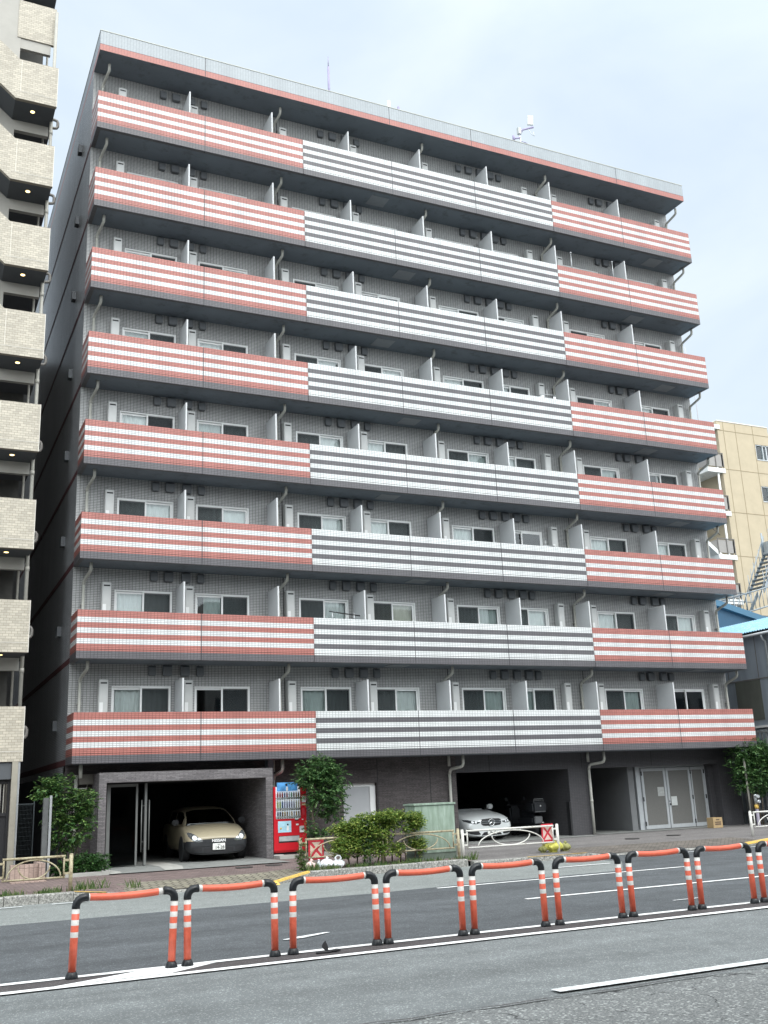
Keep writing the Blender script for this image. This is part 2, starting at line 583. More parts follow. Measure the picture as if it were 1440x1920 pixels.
# ------------------------------------------------------------------ palette
WHITE_T = (0.67, 0.685, 0.68); RED_T = (0.425, 0.165, 0.138); GREY_T = (0.125, 0.12, 0.128)
JV = [3.34, 9.93, 13.23, 19.76]
cz = [0, 4, 7, 10, 13, 16, 19]
PH = 1.29
def stops(a, b):
    st = [(k * .0474 / PH, (a, b)[i % 2]) for i, k in enumerate(cz)]
    d = 22 * .0474 / PH
    return st + [(d - .006, 3), (d + .006, a), (23 * .0474 / PH, 2)]
red_tile = tile('red_stripe_tile', [RED_T, WHITE_T, GREY_T, (0.07, 0.02, 0.02)], stops=stops(0, 1), dirt=.13, joint=(0.38, 0.37, 0.39), vjoints=JV, sz=PH, streak=.06, var=.045)
grey_tile = tile('grey_stripe_tile', [WHITE_T, GREY_T, GREY_T, (0.05, 0.05, 0.05)], stops=stops(0, 1), dirt=.12, joint=(0.42, 0.43, 0.44), vjoints=JV, sz=PH, streak=.03, var=.02)
fascia_tile = tile('roof_fascia_tile', [(0.36, 0.395, 0.415), RED_T, (0.09, 0.03, 0.03)], stops=[(0, 0), (.68, 2), (.70, 1)], joint=(0.62, 0.63, 0.65), vjoints=JV, sz=.73, streak=.05, var=.04)
wall_tile = tile('balcony_wall_tile', [(0.41, 0.415, 0.41)], joint=(0.26, 0.26, 0.26), w=.096, h=.0474, gap=.006, streak=.07, var=.06)
side_tile = tile('side_wall_tile', [(0.36, 0.37, 0.38)], joint=(0.22, 0.22, 0.23), w=.096, h=.0474, gap=.006, dirt=.2, streak=.08)
dark_tile = tile('dark_brick_tile', [(0.088, 0.078, 0.078)], joint=(0.55, 0.55, 0.55), w=.23, h=.034, gap=.003, offset=.5, rough=.7, streak=.5, var=.2, spec=.25)
bay_tile = tile('slate_wall_tile', [(0.075, 0.073, 0.078)], joint=(0.6, 0.6, 0.6), w=.096, h=.0474, gap=.004, rough=.6, streak=.14, var=.06, spec=.25)
porch_tile = tile('porch_brick_tile', [(0.17, 0.158, 0.162)], joint=(0.4, 0.4, 0.4), w=.23, h=.036, gap=.004, offset=.5, rough=.65, streak=.42, var=.22, spec=.25)
tan_tile = tile('tan_wall_tile', [(0.45, 0.412, 0.338)], joint=(0.62, 0.6, 0.58), w=.14, h=.066, gap=.005, offset=.5, rough=.5, streak=.07, var=.16, dirt=.1)
soffit = paint('soffit_paint', (0.18, 0.21, 0.24), .8, var=.08, scale=1.2, dirt=(0.11, 0.125, 0.14), dirt_amt=.3)
plaster = paint('pale_plaster', (0.40, 0.385, 0.35), .85, var=.06, scale=2)
band_red = paint('dark_red_band', (0.085, 0.028, 0.03), .6, var=.15)
alu = paint('white_window_metal', (0.86, 0.87, 0.86), .4, var=.04)
silver = paint('silver_metal', (0.5, 0.52, 0.53), .35, metal=.6, var=.08)
heater_m = paint('heater_enamel', (0.52, 0.53, 0.52), .45, var=.05, scale=3)
black_m = paint('black_opening', (0.012, 0.012, 0.014), .6, var=.1)
panel_m = paint('partition_board', (0.58, 0.595, 0.60), .7, var=.05, scale=2)
vent_m = paint('vent_hood_metal', (0.13, 0.14, 0.15), .5, var=.08)
pipe_m = paint('drainpipe_plastic', (0.40, 0.40, 0.36), .5, var=.08, scale=4)
hatch_m = paint('hatch_steel', (0.26, 0.28, 0.3), .5, var=.05)
glass_m = glass('window_glass', (.9, .94, .94))
dglass_m = glass('dark_glass', (0.25, 0.28, 0.28), .004, refl=.05)
screen_m = screen('insect_mesh')
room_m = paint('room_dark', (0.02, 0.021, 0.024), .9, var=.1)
curt = [paint('curtain_white', (0.76, 0.79, 0.77), .9, var=.06, scale=3), paint('curtain_cream', (0.66, 0.65, 0.57), .9, var=.05, scale=3), paint('curtain_grey', (0.46, 0.52, 0.50), .9, var=.06, scale=3)]

# ------------------------------------------------------------------ ground, road, pavement
def struct(o): o['kind'] = 'structure'; return o
def sheet(name, polys, z, mat):
    b = MB()
    for p in polys:
        p = [Vector((x, y)) for x, y in p]
        a = sum(p[i].x * p[(i + 1) % len(p)].y - p[(i + 1) % len(p)].x * p[i].y for i in range(len(p)))
        if a < 0: p.reverse()
        b.face([(q.x, q.y, z) for q in p])
    return struct(b.build(name, mat))
asph_dark = asphalt('asphalt_new', (0.046, 0.051, 0.056), (0.098, 0.106, 0.112), streak=.22, contrast=1.0)
asph_mid = asphalt('asphalt_near', (0.078, 0.086, 0.088), (0.175, 0.187, 0.188), streak=.2, contrast=1.2)
asph_lite = asphalt('asphalt_worn', (0.125, 0.136, 0.134), (0.23, 0.246, 0.238), streak=.12)
asph_old = asphalt('asphalt_coarse', (0.055, 0.059, 0.06), (0.205, 0.213, 0.21), grain=170, streak=.14, crack=.9, contrast=1.7, bump=1.0)
asph_walk = asphalt('asphalt_walk', (0.105, 0.098, 0.096), (0.18, 0.17, 0.165), streak=.18)
grnd = asphalt('ground_surface', (0.10, 0.10, 0.10), (0.16, 0.16, 0.155), grain=90, streak=.15)
strip_m = asphalt('median_strip', (0.035, 0.032, 0.033), (0.085, 0.077, 0.078), streak=.2)
mark_m = paint('road_paint', (0.80, 0.81, 0.80), .6, var=.1, scale=5, dirt=(0.30, 0.31, 0.31), dirt_amt=.35)
mark_worn = paint('road_paint_worn', (0.72, 0.74, 0.74), .6, var=.15, scale=7, dirt=(0.22, 0.23, 0.23), dirt_amt=.62)
yellow_m = paint('yellow_kerb_paint', (0.72, 0.47, 0.10), .6, var=.15, scale=8, dirt=(0.25, 0.2, 0.12), dirt_amt=.45)
granite = paint('kerb_granite', (0.33, 0.325, 0.30), .85, var=.75, scale=26, dirt=(0.07, 0.07, 0.066), dirt_amt=.75, bump=.7)
conc = paint('pale_concrete', (0.36, 0.355, 0.33), .85, var=.12, scale=2.2, dirt=(0.2, 0.19, 0.17), dirt_amt=.3)
conc_d = paint('grey_concrete', (0.21, 0.215, 0.205), .85, var=.12, scale=2.2, dirt=(0.11, 0.11, 0.10), dirt_amt=.35)
pav_red = pavers('red_pavers', (0.21, 0.155, 0.145), (0.15, 0.115, 0.11), (0.07, 0.06, 0.055), .21, .105, rot=0, gap=.009)
pav_sq = pavers('small_stone_setts', (0.27, 0.25, 0.19), (0.19, 0.175, 0.14), (0.075, 0.07, 0.055), .19, .15, rot=R_(38), gap=.018)
pav_br = pavers('brown_pavers', (0.17, 0.15, 0.13), (0.13, 0.115, 0.10), (0.06, 0.055, 0.05), .2, .1, rot=R_(45), gap=.01)

sheet('ground', [[(-400, -400), (400, -400), (400, 600), (-400, 600)]], -0.05, grnd)
sheet('road', [[(-120, -9.4), (-120, -60), (160, -60), (160, -9.4)]], 0.0, asph_mid)
sheet('road', [[(-120, -3.0), (-120, -9.6), (4.2, -9.35), (6.3, -9.15), (9.9, -9.1), (11.5, -7.0), (11.6, -3.0)]], 0.004, asph_lite)
sheet('road', [[(-120, -9.6), (-120, -15.4), (160, -15.4), (160, -3.0), (11.6, -3.0), (11.5, -7.0), (9.9, -9.1), (6.3, -9.15), (4.2, -9.35)]], 0.008, asph_dark)
sheet('road', [[(-120, -19.33), (-120, -60), (160, -60), (160, -19.33)]], 0.004, asph_old)
sheet('road', [[(-120, -15.42), (-120, -15.85), (160, -15.85), (160, -15.42)]], 0.012, strip_m)
def rect(x0, x1, y0, y1): return [(x0, y0), (x1, y0), (x1, y1), (x0, y1)]
lines = [rect(-120, 160, -15.40, -15.27), rect(-120, 160, -15.96, -15.82),
         rect(5.3, 11.3, -9.56, -9.45), rect(9.45, 10.9, -7.38, -7.28), rect(5.4, 90, -12.46, -12.34),
         [(-2.45, -15.83), (-1.95, -15.79), (-1.22, -15.79), (-0.62, -15.41), (-1.5, -15.41), (-1.9, -15.6)]]
sheet('road_marking', lines, 0.016, mark_m)
sheet('road_marking', [rect(1.4, 9.5, -19.2, -19.05), rect(-2.6, -1.72, -6.42, -6.33), rect(-1.2, -.55, -6.42, -6.33),
                       rect(13.2, 40, -6.12, -6.02), [(0.62, -14.25), (0.9, -14.2), (1.35, -13.95), (1.28, -13.9), (0.8, -14.08), (0.6, -14.18)],
                       rect(6.8, 7.35, -14.35, -14.3)], 0.020, mark_worn)
# crack sealed line between the two old asphalt lifts
b = MB(); x = -14.0; y0 = -19.36
while x < 30:
    x2 = x + random.uniform(.15, .5); y1 = -19.36 + random.uniform(-.05, .05)
    if random.random() > .12:
        w = random.uniform(.005, .016)
        b.face([(x, y0 - w, .021), (x2, y1 - w, .021), (x2, y1 + w, .021), (x, y0 + w, .021)])
    x, y0 = x2, y1
struct(b.build('road_crack', strip_m))

KX = [-120, -0.75, -0.15, 0.55, 3.4, 4.45, 8.45, 8.6, 11.9, 12.3, 16.4, 17.7, 160]
KY = [-5.95, -5.95, -5.9, -5.85, -5.75, -5.15, -5.12, -5.12, -5.2, -5.25, -5.55, -5.6, -5.7]
KZ = [.16, .16, .10, .04, .04, .16, .16, .10, .10, .035, .035, .14, .14]
def lerp(x, xs, ys):
    for i in range(len(xs) - 1):
        if x <= xs[i + 1]:
            t = (x - xs[i]) / (xs[i + 1] - xs[i]); return ys[i] + (ys[i + 1] - ys[i]) * t
    return ys[-1]
def pave_z(x, y):
    """height of the pavement"""
    yf, zf = lerp(x, KX, KY), lerp(x, KX, KZ)
    d = y - yf
    if d < 1.15: return zf + (0.165 - zf) * max(0, d) / 1.15
    return 0.165 + (0.2 - 0.165) * min(1, (d - 1.15) / 3.2)
def pave(name, x0, x1, d0, d1, mat, ya=None, yb=None, dz=0.0):
    xs = sorted({x0, x1} | {k for k in KX if x0 < k < x1} | {x0 + (x1 - x0) * i / 6 for i in range(7)})
    b = MB()
    for i in range(len(xs) - 1):
        rows = []
        for x in (xs[i], xs[i + 1]):
            a = lerp(x, KX, KY) + d0 if ya is None else ya
            e = lerp(x, KX, KY) + d1 if yb is None else yb
            yk = sorted({a, e} | {y for y in (lerp(x, KX, KY) + 1.15, ) if a < y < e - .01})
            if len(yk) == 2: yk.insert(1, (a + e) / 2)
            rows.append([(x, y, pave_z(x, y) + dz) for y in yk])
        for k in range(2):
            b.face([rows[0][k], rows[1][k], rows[1][k + 1], rows[0][k + 1]])
    return struct(b.build(name, mat))
pave('pavement', -60, 8.7, 0.17, 0, pav_red, yb=1.3)
pave('pavement', 8.7, 90, 0.17, 0, asph_walk, yb=1.3)
pave('pavement', 0.3, 4.4, 0.17, 1.25, pav_sq, dz=.004)
pave('pavement', 11.6, 17.4, 0.17, 1.3, pav_br, dz=.004)
# kerb stones
kb, ky = MB(), MB()
for (x0, x1, L) in ((-14, -.75, .62), (-.75, .55, .65), (.55, 3.4, .6), (3.4, 4.45, .53), (4.45, 8.45, .66), (8.6, 11.9, .66), (11.9, 12.3, .4), (12.3, 16.4, .6), (16.4, 17.7, .65), (17.7, 40, .66)):
    n = max(1, round((x1 - x0) / L))
    for i in range(n):
        xa, xb = x0 + (x1 - x0) * i / n + .006, x0 + (x1 - x0) * (i + 1) / n - .006
        ya, yb = lerp(xa, KX, KY), lerp(xb, KX, KY); za, zb = lerp(xa, KX, KZ), lerp(xb, KX, KZ)
        j = random.uniform(-.006, .006)
        tgt = ky if (x0 in (.55,) and 0) else kb
        c = .02
        tgt.face([(xa, ya + c, za + .012 + j), (xb, yb + c, zb + .012 + j), (xb, yb + .17, zb + .012 + j), (xa, ya + .17, za + .012 + j)])
        tgt.face([(xa, ya - .01, -.02), (xb, yb - .01, -.02), (xb, yb, zb - .01 + j), (xa, ya, za - .01 + j)])
        tgt.face([(xa, ya, za - .01 + j), (xb, yb, zb - .01 + j), (xb, yb + c, zb + .012 + j), (xa, ya + c, za + .012 + j)])
        tgt.face([(xa, ya, za - .01 + j), (xa, ya + c, za + .012 + j), (xa, ya + .17, za + .012 + j), (xa, ya + .17, -.02), (xa, ya - .01, -.02)])
        tgt.face([(xb, yb, zb - .01 + j), (xb, yb + c, zb + .012 + j), (xb, yb + .17, zb + .012 + j), (xb, yb + .17, -.02), (xb, yb - .01, -.02)])
struct(kb.build('kerb', granite))
# painted kerb pieces
def kerb_top(name, x0, x1, mat, w=.2, front=True):
    b = MB(); n = max(1, int((x1 - x0) / .3))
    for i in range(n):
        xa, xb = x0 + (x1 - x0) * i / n, x0 + (x1 - x0) * (i + 1) / n
        ya, yb = lerp(xa, KX, KY), lerp(xb, KX, KY); za, zb = lerp(xa, KX, KZ) + .02, lerp(xb, KX, KZ) + .02
        b.face([(xa, ya + .0, za), (xb, yb + .0, zb), (xb, yb + w, zb), (xa, ya + w, za)])
        if front: b.face([(xa, ya - .006, za - .04), (xb, yb - .006, zb - .04), (xb, yb, zb), (xa, ya, za)])
    return struct(b.build(name, mat))
kerb_top('kerb_paint', -.72, -.1, yellow_m, .16, False)
kerb_top('kerb_paint', 3.42, 4.42, yellow_m, .16)
kerb_top('kerb_paint', 10.1, 11.85, yellow_m, .09, False)
kerb_top('kerb_paint', 16.45, 17.7, yellow_m, .2)
# driveway step ramps lying in the gutter
def ramp(x0, x1, y, label):
    b = MB(); n = max(1, round((x1 - x0) / .3))
    for i in range(n):
        xa, xb = x0 + (x1 - x0) * i / n + .008, x0 + (x1 - x0) * (i + 1) / n - .008
        b.prism([(y - .16, .012), (y - .15, .03), (y + .06, .075), (y + .08, .012)], 'x', xa, xb)
        b.box(xa + .05, xb - .05, y - .13, y - .09, .03, .045, 1)
    o = b.build('kerb_ramp', [yellow_m, black_m], None, at=((x0 + x1) / 2, y, .01))
    return tag(fix(o), label, 'kerb ramp', 'yellow kerb ramps')
ramp(-.12, .62, -5.98, 'short yellow kerb ramp at the left end of the garage driveway, nearest the tan fence')
ramp(2.3, 3.42, -5.9, 'long yellow and black kerb ramp in the gutter in front of the red vending machine')
# manhole covers and apron
sheet('driveway', [[(.93, -1.93), (5.15, -1.93), (5.15, 0.0), (.93, 0.0)]], .204, conc_d)
sheet('driveway', [[(.70, -1.95), (.96, -1.9), (1.05, -1.2), (.93, -.05), (.72, -.35)]], .209, conc)
sheet('driveway', [[(1.98, -1.9), (2.42, -1.9), (2.72, -.6), (2.74, 1.4), (2.3, 2.6), (1.9, 2.6), (2.2, 1.0), (2.2, -.4)]], .209, conc)
sheet('driveway', [[(11.7, .2), (16.3, .2), (16.3, 1.0), (11.7, 1.0)]], .204, conc_d)
sheet('driveway', [rect(.9, 5.2, 0.0, 8.5), rect(11.69, 15.85, 1.0, 8.5), rect(16.76, 22.2, .6, 6.5)], .206, conc_d)

# ------------------------------------------------------------------ striped apartment building
BW, YW, SH = 23.1, 1.1, 2.68
apt = thing('apartment_building', (11.55, 1.1, 0.2), 'large apartment building with eight rows of red and grey striped balconies over open garages', 'apartment building')
def part(mb, name, mat, at, parent=None, label=None):
    o = fix(mb.build(name, mat, parent or apt, at=at))
    if label: o['label'] = label
    return o
WINX = [1.14, 3.44, 6.63, 8.94, 12.08, 14.0, 17.65, 20.38]
WW = 1.63
HX = [.76, 3.08, 6.15, 8.76, 11.6, 15.85, 17.2, 22.22]
DX = [2.89, 5.66, 8.41, 11.16, 13.92, 16.66, 19.86]
VX = [2.22, 2.64, 3.14, 3.58, 7.72, 8.17, 8.65, 9.1, 13.23, 13.66, 14.14, 14.6, 14.97, 19.25, 19.62, 20.16, 20.52]
PX = [.28, 5.95, 11.34, 16.62, 22.96]
JX = [6.13, 11.59, 16.8]
TOP = [4.09 + SH * k for k in range(8)]
# front wall with openings (8 floors)
xs = sorted([0, BW] + [w for w in WINX] + [w + WW for w in WINX])
b = MB()
zlo = 2.80
def wq(x0, x1, z0, z1): b.face([(x0, YW, z0), (x1, YW, z0), (x1, YW, z1), (x0, YW, z1)])
for k in range(8):
    f = 2.94 + SH * k; h = 4.89 + SH * k; ceil = 5.48 + SH * k if k < 7 else 24.33
    prev = 0
    for w in WINX:
        wq(prev, w, f, h); prev = w + WW
        d = .13
        b.face([(w, YW, f), (w, YW, h), (w, YW + d, h), (w, YW + d, f)])
        b.face([(w + WW, YW, f), (w + WW, YW + d, f), (w + WW, YW + d, h), (w + WW, YW, h)])
        b.face([(w, YW, h), (w + WW, YW, h), (w + WW, YW + d, h), (w, YW + d, h)])
    wq(prev, BW, f, h); wq(0, BW, h, ceil)
wall = b.build('wall', wall_tile, apt, at=(0, YW, 2.94))
wall['label'] = 'pale grey tiled back wall of the balconies'
# side walls and back
b = MB()
b.face([(0, 16, 2.6), (0, YW, 2.6), (0, YW, 24.33), (0, 16, 24.33)])
b.face([(BW, YW, 2.6), (BW, 16, 2.6), (BW, 16, 24.33), (BW, YW, 24.33)])
b.face([(BW, 16, 0.1), (0, 16, 0.1), (0, 16, 24.33), (BW, 16, 24.33)])
sw = b.build('side_wall', side_tile, apt, at=(0, 8, 2.6))
# interior darkness: party floors and back rooms
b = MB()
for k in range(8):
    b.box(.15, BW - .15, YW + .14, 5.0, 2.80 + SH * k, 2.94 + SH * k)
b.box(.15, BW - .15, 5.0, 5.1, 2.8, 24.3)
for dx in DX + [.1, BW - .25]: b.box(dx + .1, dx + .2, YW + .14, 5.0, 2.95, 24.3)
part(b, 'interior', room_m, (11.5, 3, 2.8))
# balcony slabs
for k in range(8):
    z = 2.80 + SH * k
    part(MB().box(.125, BW - .125, .125, YW + .13, z + .002, z + .14), 'balcony_slab', soffit, (11.5, .6, z))
# roof slab, fascia
part(MB().box(.02, BW - .02, .13, 16, 24.335, 24.6), 'roof', soffit, (11.5, 8, 24.33))
b = MB()
b.box(0, BW, 0, .13, 24.33, 25.04); b.box(0, .13, .13, 16, 24.33, 25.04); b.box(BW - .13, BW, .13, 16, 24.33, 25.04); b.box(.13, BW - .13, 15.9, 16, 24.6, 25.04)
for i, f in enumerate(b.f):
    if all(abs(b.v[q][2] - 24.33) < .001 for q in f): b.mi[i] = 1
part(b, 'roof_parapet', [fascia_tile, soffit], (0, 0, 25.06))
b = MB(); cap = paint('coping_metal', (0.50, 0.51, 0.45), .5, var=.05)
b.box(-.012, BW + .012, -.012, .15, 25.043, 25.065); b.box(-.012, .15, .15, 16, 25.043, 25.065); b.box(BW - .15, BW + .012, .15, 16, 25.043, 25.065)
part(b, 'coping', cap, (0, 0, 25.05))
# parapets: one mesh for each stretch, copied up the floors
def para(x0, x1, left, right):
    p = MB(); p.box(x0, x1, 0, .12, -PH, 0)
    if left: p.box(0, .12, .12, YW, -PH, 0)
    if right: p.box(BW - .12, BW, .12, YW, -PH, 0)
    return p
pm = [para(0, 6.655, 1, 0).mesh('parapet', red_tile), para(6.67, 16.525, 0, 0).mesh('parapet', grey_tile), para(16.54, BW, 0, 1).mesh('parapet', red_tile)]
for k in range(8):
    for i, me in enumerate(pm):
        o = link('parapet', me, apt, Vector((0, 0, TOP[k])) - apt.location)
        o['label'] = ('red and white striped tile parapet', 'grey and white striped tile parapet', 'red and white striped tile parapet')[i]
# vertical expansion joints in the wall
for jx in JX:
    part(MB().box(jx - .012, jx + .012, YW - .004, YW - .001, 2.96, 24.3), 'wall_joint', black_m, (jx, YW, 2.96))
# dark red bands and little vents on the left side wall
for k in range(8):
    z = 2.80 + SH * k
    part(MB().box(-.006, -.001, YW, 15.9, z, z + .16), 'side_band', band_red, (0, 6, z))
    part(MB().box(-.12, -.001, 2.95, 3.2, z + 1.02, z + 1.3), 'side_vent', vent_m, (0, 3, z + 1.1))
# --- windows
# screen side per floor and flat: R = insect screen on the right half, L = on the left, N = no screen (dark), B = bright both; digit = curtain colour
STATE = [["R0", "N", "R2", "L0", "L2", "R2", "L2", "N"],
         ["R0", "R0", "L0", "L1", "L2", "L0", "R0", "L0"],
         ["L0", "L0", "L0", "R0", "R0", "N", "R0", "R0"],
         ["R0", "R2", "L0", "R0", "L2", "R0", "L2", "R0"],
         ["R2", "R0", "L0", "L0", "R0", "R2", "L2", "R0"],
         ["R0", "L0", "L0", "N", "R0", "L0", "L0", "R2"],
         ["R0", "R0", "R2", "L0", "R0", "R0", "L0", "R0"],
         ["L2", "R0", "R0", "L0", "R0", "R2", "R0", "L0"]]
WH = 1.95
def win_mesh(bold):
    """outer frame and two sashes; the sash on the bold side runs in the front track"""
    b = MB()
    b.box(0, WW, .015, .12, WH - .035, WH); b.box(0, .035, .015, .12, 0, WH - .035); b.box(WW - .035, WW, .015, .12, 0, WH - .035); b.box(.035, WW - .035, .015, .12, 0, .04)
    m = WW / 2
    for (x0, x1, y, thick) in ((.035, m + .03, .075 if bold == 'R' else .03, .045), (m - .03, WW - .035, .03 if bold == 'R' else .075, .045)):
        b.box(x0, x0 + .05, y, y + .03, .04, WH - .035); b.box(x1 - .05, x1, y, y + .03, .04, WH - .035)
        b.box(x0 + .05, x1 - .05, y, y + .03, WH - .095, WH - .035); b.box(x0 + .05, x1 - .05, y, y + .03, .04, .13)
    return b.mesh('window', alu)
wm = {s: win_mesh(s) for s in 'LR'}
def pane_mesh(bold):
    b = MB(); m = WW / 2
    yl, yr = (.09, .045) if bold == 'R' else (.045, .09)
    b.face([(.085, yl, .13), (m - .02, yl, .13), (m - .02, yl, WH - .095), (.085, yl, WH - .095)])
    b.face([(m + .02, yr, .13), (WW - .085, yr, .13), (WW - .085, yr, WH - .095), (m + .02, yr, WH - .095)])
    return b.mesh('pane', glass_m)
pn = {s: pane_mesh(s) for s in 'LR'}
def scr_mesh(side):
    b = MB(); m = WW / 2
    x0, x1 = (m + .0, WW - .04) if side == 'R' else (.04, m)
    b.face([(x0 + .02, .022, .06), (x1 - .02, .022, .06), (x1 - .02, .022, WH - .06), (x0 + .02, .022, WH - .06)])
    return b.mesh('insect_screen', screen_m)
sc = {s: scr_mesh(s) for s in 'LR'}
def curtain_mesh(ci, seed, x0=.06, x1=WW - .06):
    r = random.Random(seed)
    ph = [r.uniform(0, 6) for _ in range(4)]
    fr = [r.uniform(16, 24), r.uniform(34, 46), r.uniform(5, 9)]
    def fn(u, v):
        x = x0 + (x1 - x0) * u
        return (x, .20 + .022 * sin(fr[0] * x * 2 + ph[0]) + .012 * sin(fr[1] * x + ph[1]) + .02 * sin(fr[2] * x + ph[2]) * (1 - v), .05 + (WH - .06) * v)
    return MB().grid(fn, 64, 3).mesh('curtain', curt[ci])
cms = {}
for ci in range(3):
    for s in range(3): cms[(ci, s)] = curtain_mesh(ci, ci * 7 + s)
cms['part'] = [curtain_mesh(0, 50, .06, .86), curtain_mesh(0, 51, .75, WW - .06), curtain_mesh(2, 52, .3, WW - .06)]
for k in range(8):
    for i, wx in enumerate(WINX):
        st = STATE[k][i]
        side = st[0] if st[0] in 'LR' else 'R'
        o = link('window', wm[side], apt, Vector((wx, YW, 2.94 + SH * k)) - apt.location)
        link('pane', pn[side], o)
        if st[0] in 'LR':
            link('insect_screen', sc[side], o)
            ci = int(st[1])
            me = cms[(ci, (k * 3 + i) % 3)]
            if (k + i * 2) % 7 == 3: me = cms['part'][(k + i) % 3]
            link('curtain', me, o)
        elif (k, i) == (0, 1):
            link('insect_screen', sc['R'], o)
# --- partitions between flats
b = MB()
b.box(-.015, .015, .24, YW - .01, 0, 2.06); b.box(-.022, .022, .2, .24, 0, 2.08); b.box(-.02, .02, .24, YW - .01, 2.06, 2.08)
dm = b.mesh('partition', panel_m)
for k in range(8):
    for dx in DX:
        link('partition', dm, apt, Vector((dx, 0, 2.94 + SH * k)) - apt.location)
# --- water heaters
b = MB(); b.rbox(0, .25, -.24, 0, 1.12, 2.1, .008); b.box(.02, .23, -.255, -.24, 1.14, 2.07)
hm = b.mesh('water_heater', heater_m)
b = MB(); b.rbox(.012, .238, -.22, -.004, 0.05, 1.115, .006)
hc = b.mesh('pipe_cover', heater_m)
b = MB(); b.box(.04, .21, -.262, -.2551, 1.98, 2.02)
hi = MB().box(-.04, .04, -.007, 0, -.02, .02).mesh('air_inlet', black_m)
hs = b.mesh('exhaust_slot', black_m)
b = MB(); b.box(.02, .115, -.259, -.2551, 1.22, 1.48)
hn = b.mesh('notice', paint('notice_paper', (0.75, 0.76, 0.75), .7, var=.03))
for k in range(8):
    for i, hx in enumerate(HX):
        o = link('water_heater', hm, apt, Vector((hx, YW - .002, 2.94 + SH * k)) - apt.location)
        link('pipe_cover', hc, o); link('exhaust_slot', hs, o); link('notice', hn, o)
        for q in (.07, .18): link('air_inlet', hi, o, (q, -.2551, 1.17))
# --- vent hoods
def hood(w, h, d):
    b = MB()
    prof = [(0, 0), (-d, -.02), (-d * 1.0, h * .8), (-d * .55, h), (0, h)]
    b.prism(prof, 'x', -w / 2, w / 2)
    b.box(-w / 2 + .015, w / 2 - .015, -d + .012, -.002, -.035, -.018)
    return b
rest = MB(); nv = 0
vm = [hood(.2, .24, .11).mesh('vent_hood', vent_m), hood(.25, .26, .13).mesh('vent_hood', vent_m)]
for k in range(8):
    for i, vx in enumerate(VX):
        big = i in (1, 2, 5, 6, 9, 10, 11, 14, 15)
        if nv < 100:
            o = link('vent_hood', vm[big], apt, Vector((vx, YW - .002, 5.2 + SH * k)) - apt.location); nv += 1
        else:
            hb = hood(*((.25, .26, .13) if big else (.2, .24, .11)))
            n0 = len(rest.v)
            rest.v += [(x + vx, y + YW - .002, z + 5.2 + SH * k) for x, y, z in hb.v]
            rest.f += [tuple(q + n0 for q in f) for f in hb.f]; rest.mi += hb.mi; rest.sm += hb.sm
o = part(rest, 'vent_hoods', vent_m, (11, YW, 21)); o['kind'] = 'stuff'
# --- drainpipes
def drain_mesh(h, ztop):
    b = MB()
    b.tube([(0, 0, 0), (0, 0, h)], .042, 10)
    b.tube([(0, 0, h - .03), (0, -.02, h + .03), (.02, -.09, h + .08), (.08, -.42, h + .21), (.1, -.5, h + .26), (.1, -.52, h + .34), (.1, -.52, ztop)], .045, 10)
    b.tube([(0, 0, h - .05), (0, 0, h + .02)], .05, 10); b.tube([(0, 0, .9), (0, 0, .96)], .05, 10); b.box(-.055, .055, -.02, .1, h - .62, h - .6)
    return b
dr = drain_mesh(2.08, 2.56).mesh('drainpipe', pipe_m)
for k in range(8):
    for px in PX:
        link('drainpipe', dr, apt, Vector((px, YW - .1, 2.94 + SH * k)) - apt.location)
# --- escape hatches in the soffits
hb = MB().box(-.33, .33, -.28, .28, -.012, .0).mesh('escape_hatch', hatch_m)
for k, xa, xb in ((7, 9.61, 21.57), (6, 10.49, 20.29), (5, 9.58, 21.41), (4, 10.41, 20.17), (3, 9.5, 21.3), (2, 10.45, 20.2), (1, 9.55, 21.35)):
    for hx in (xa, xb): link('escape_hatch', hb, apt, Vector((hx, .58, 2.80 + SH * k)) - apt.location)
# --- ground floor
def gwall(name, mat, quads, at, label=None):
    b = MB()
    for (x0, x1, y0, y1, z0, z1) in quads: b.box(x0, x1, y0, y1, z0, z1)
    return part(b, name, mat, at, label=label)
gwall('ground_floor_wall', dark_tile, [(5.45, 7.9, YW, 1.4, .1, 2.8), (7.9, 8.99, YW, 1.4, 2.07, 2.8), (7.9, 8.99, YW, 1.4, .1, .36), (8.99, 11.69, YW, 1.4, .1, 2.8), (0.0, .72, YW, 1.4, .1, 2.8), (.72, 5.45, YW, 1.4, 2.56, 2.8)], (8, YW, .1), 'dark brown brick tiled wall')
gwall('ground_floor_wall', bay_tile, [(11.69, 22.22, YW, 1.4, 2.28, 2.8), (15.86, 16.74, YW, 1.4, .1, 2.28), (22.22, BW, YW, 1.4, .1, 2.8), (15.86, 16.1, 1.4, 8.5, .1, 2.8), (16.5, 16.74, 1.4, 5.5, .1, 2.8), (21.99, 22.22, 1.4, 3, .1, 2.8), (BW - .3, BW, 1.4, 16, .1, 2.6)], (17, YW, .1), 'slate grey tiled pillars and beam')
for jx in (9.01, 10.78, 12.9, 16.42, 19.3):
    part(MB().box(jx - .01, jx + .01, YW - .004, YW - .001, (.4 if jx < 11 else 2.3), 2.78), 'wall_joint', black_m, (jx, YW, 1))
gwall('garage_interior', paint('garage_paint', (0.025, 0.031, 0.039), .8, var=.15, scale=1.2), [(11.45, 11.69, 1.4, 8.6, .1, 2.8), (11.69, 15.86, 8.4, 8.6, .1, 2.8), (16.74, 18.56, 5.3, 5.5, .1, 2.8), (.72, .9, 8.5, 8.6, .2, 2.3), (.9, 5.2, 8.5, 8.6, .2, 2.8), (5.36, 5.5, 1.4, 8.6, .1, 2.8), (.7, .72, 1.4, 8.5, .1, 2.8), (0, .2, 1.4, 16, .1, 2.6)], (12, 5, .1), 'dark garage walls')
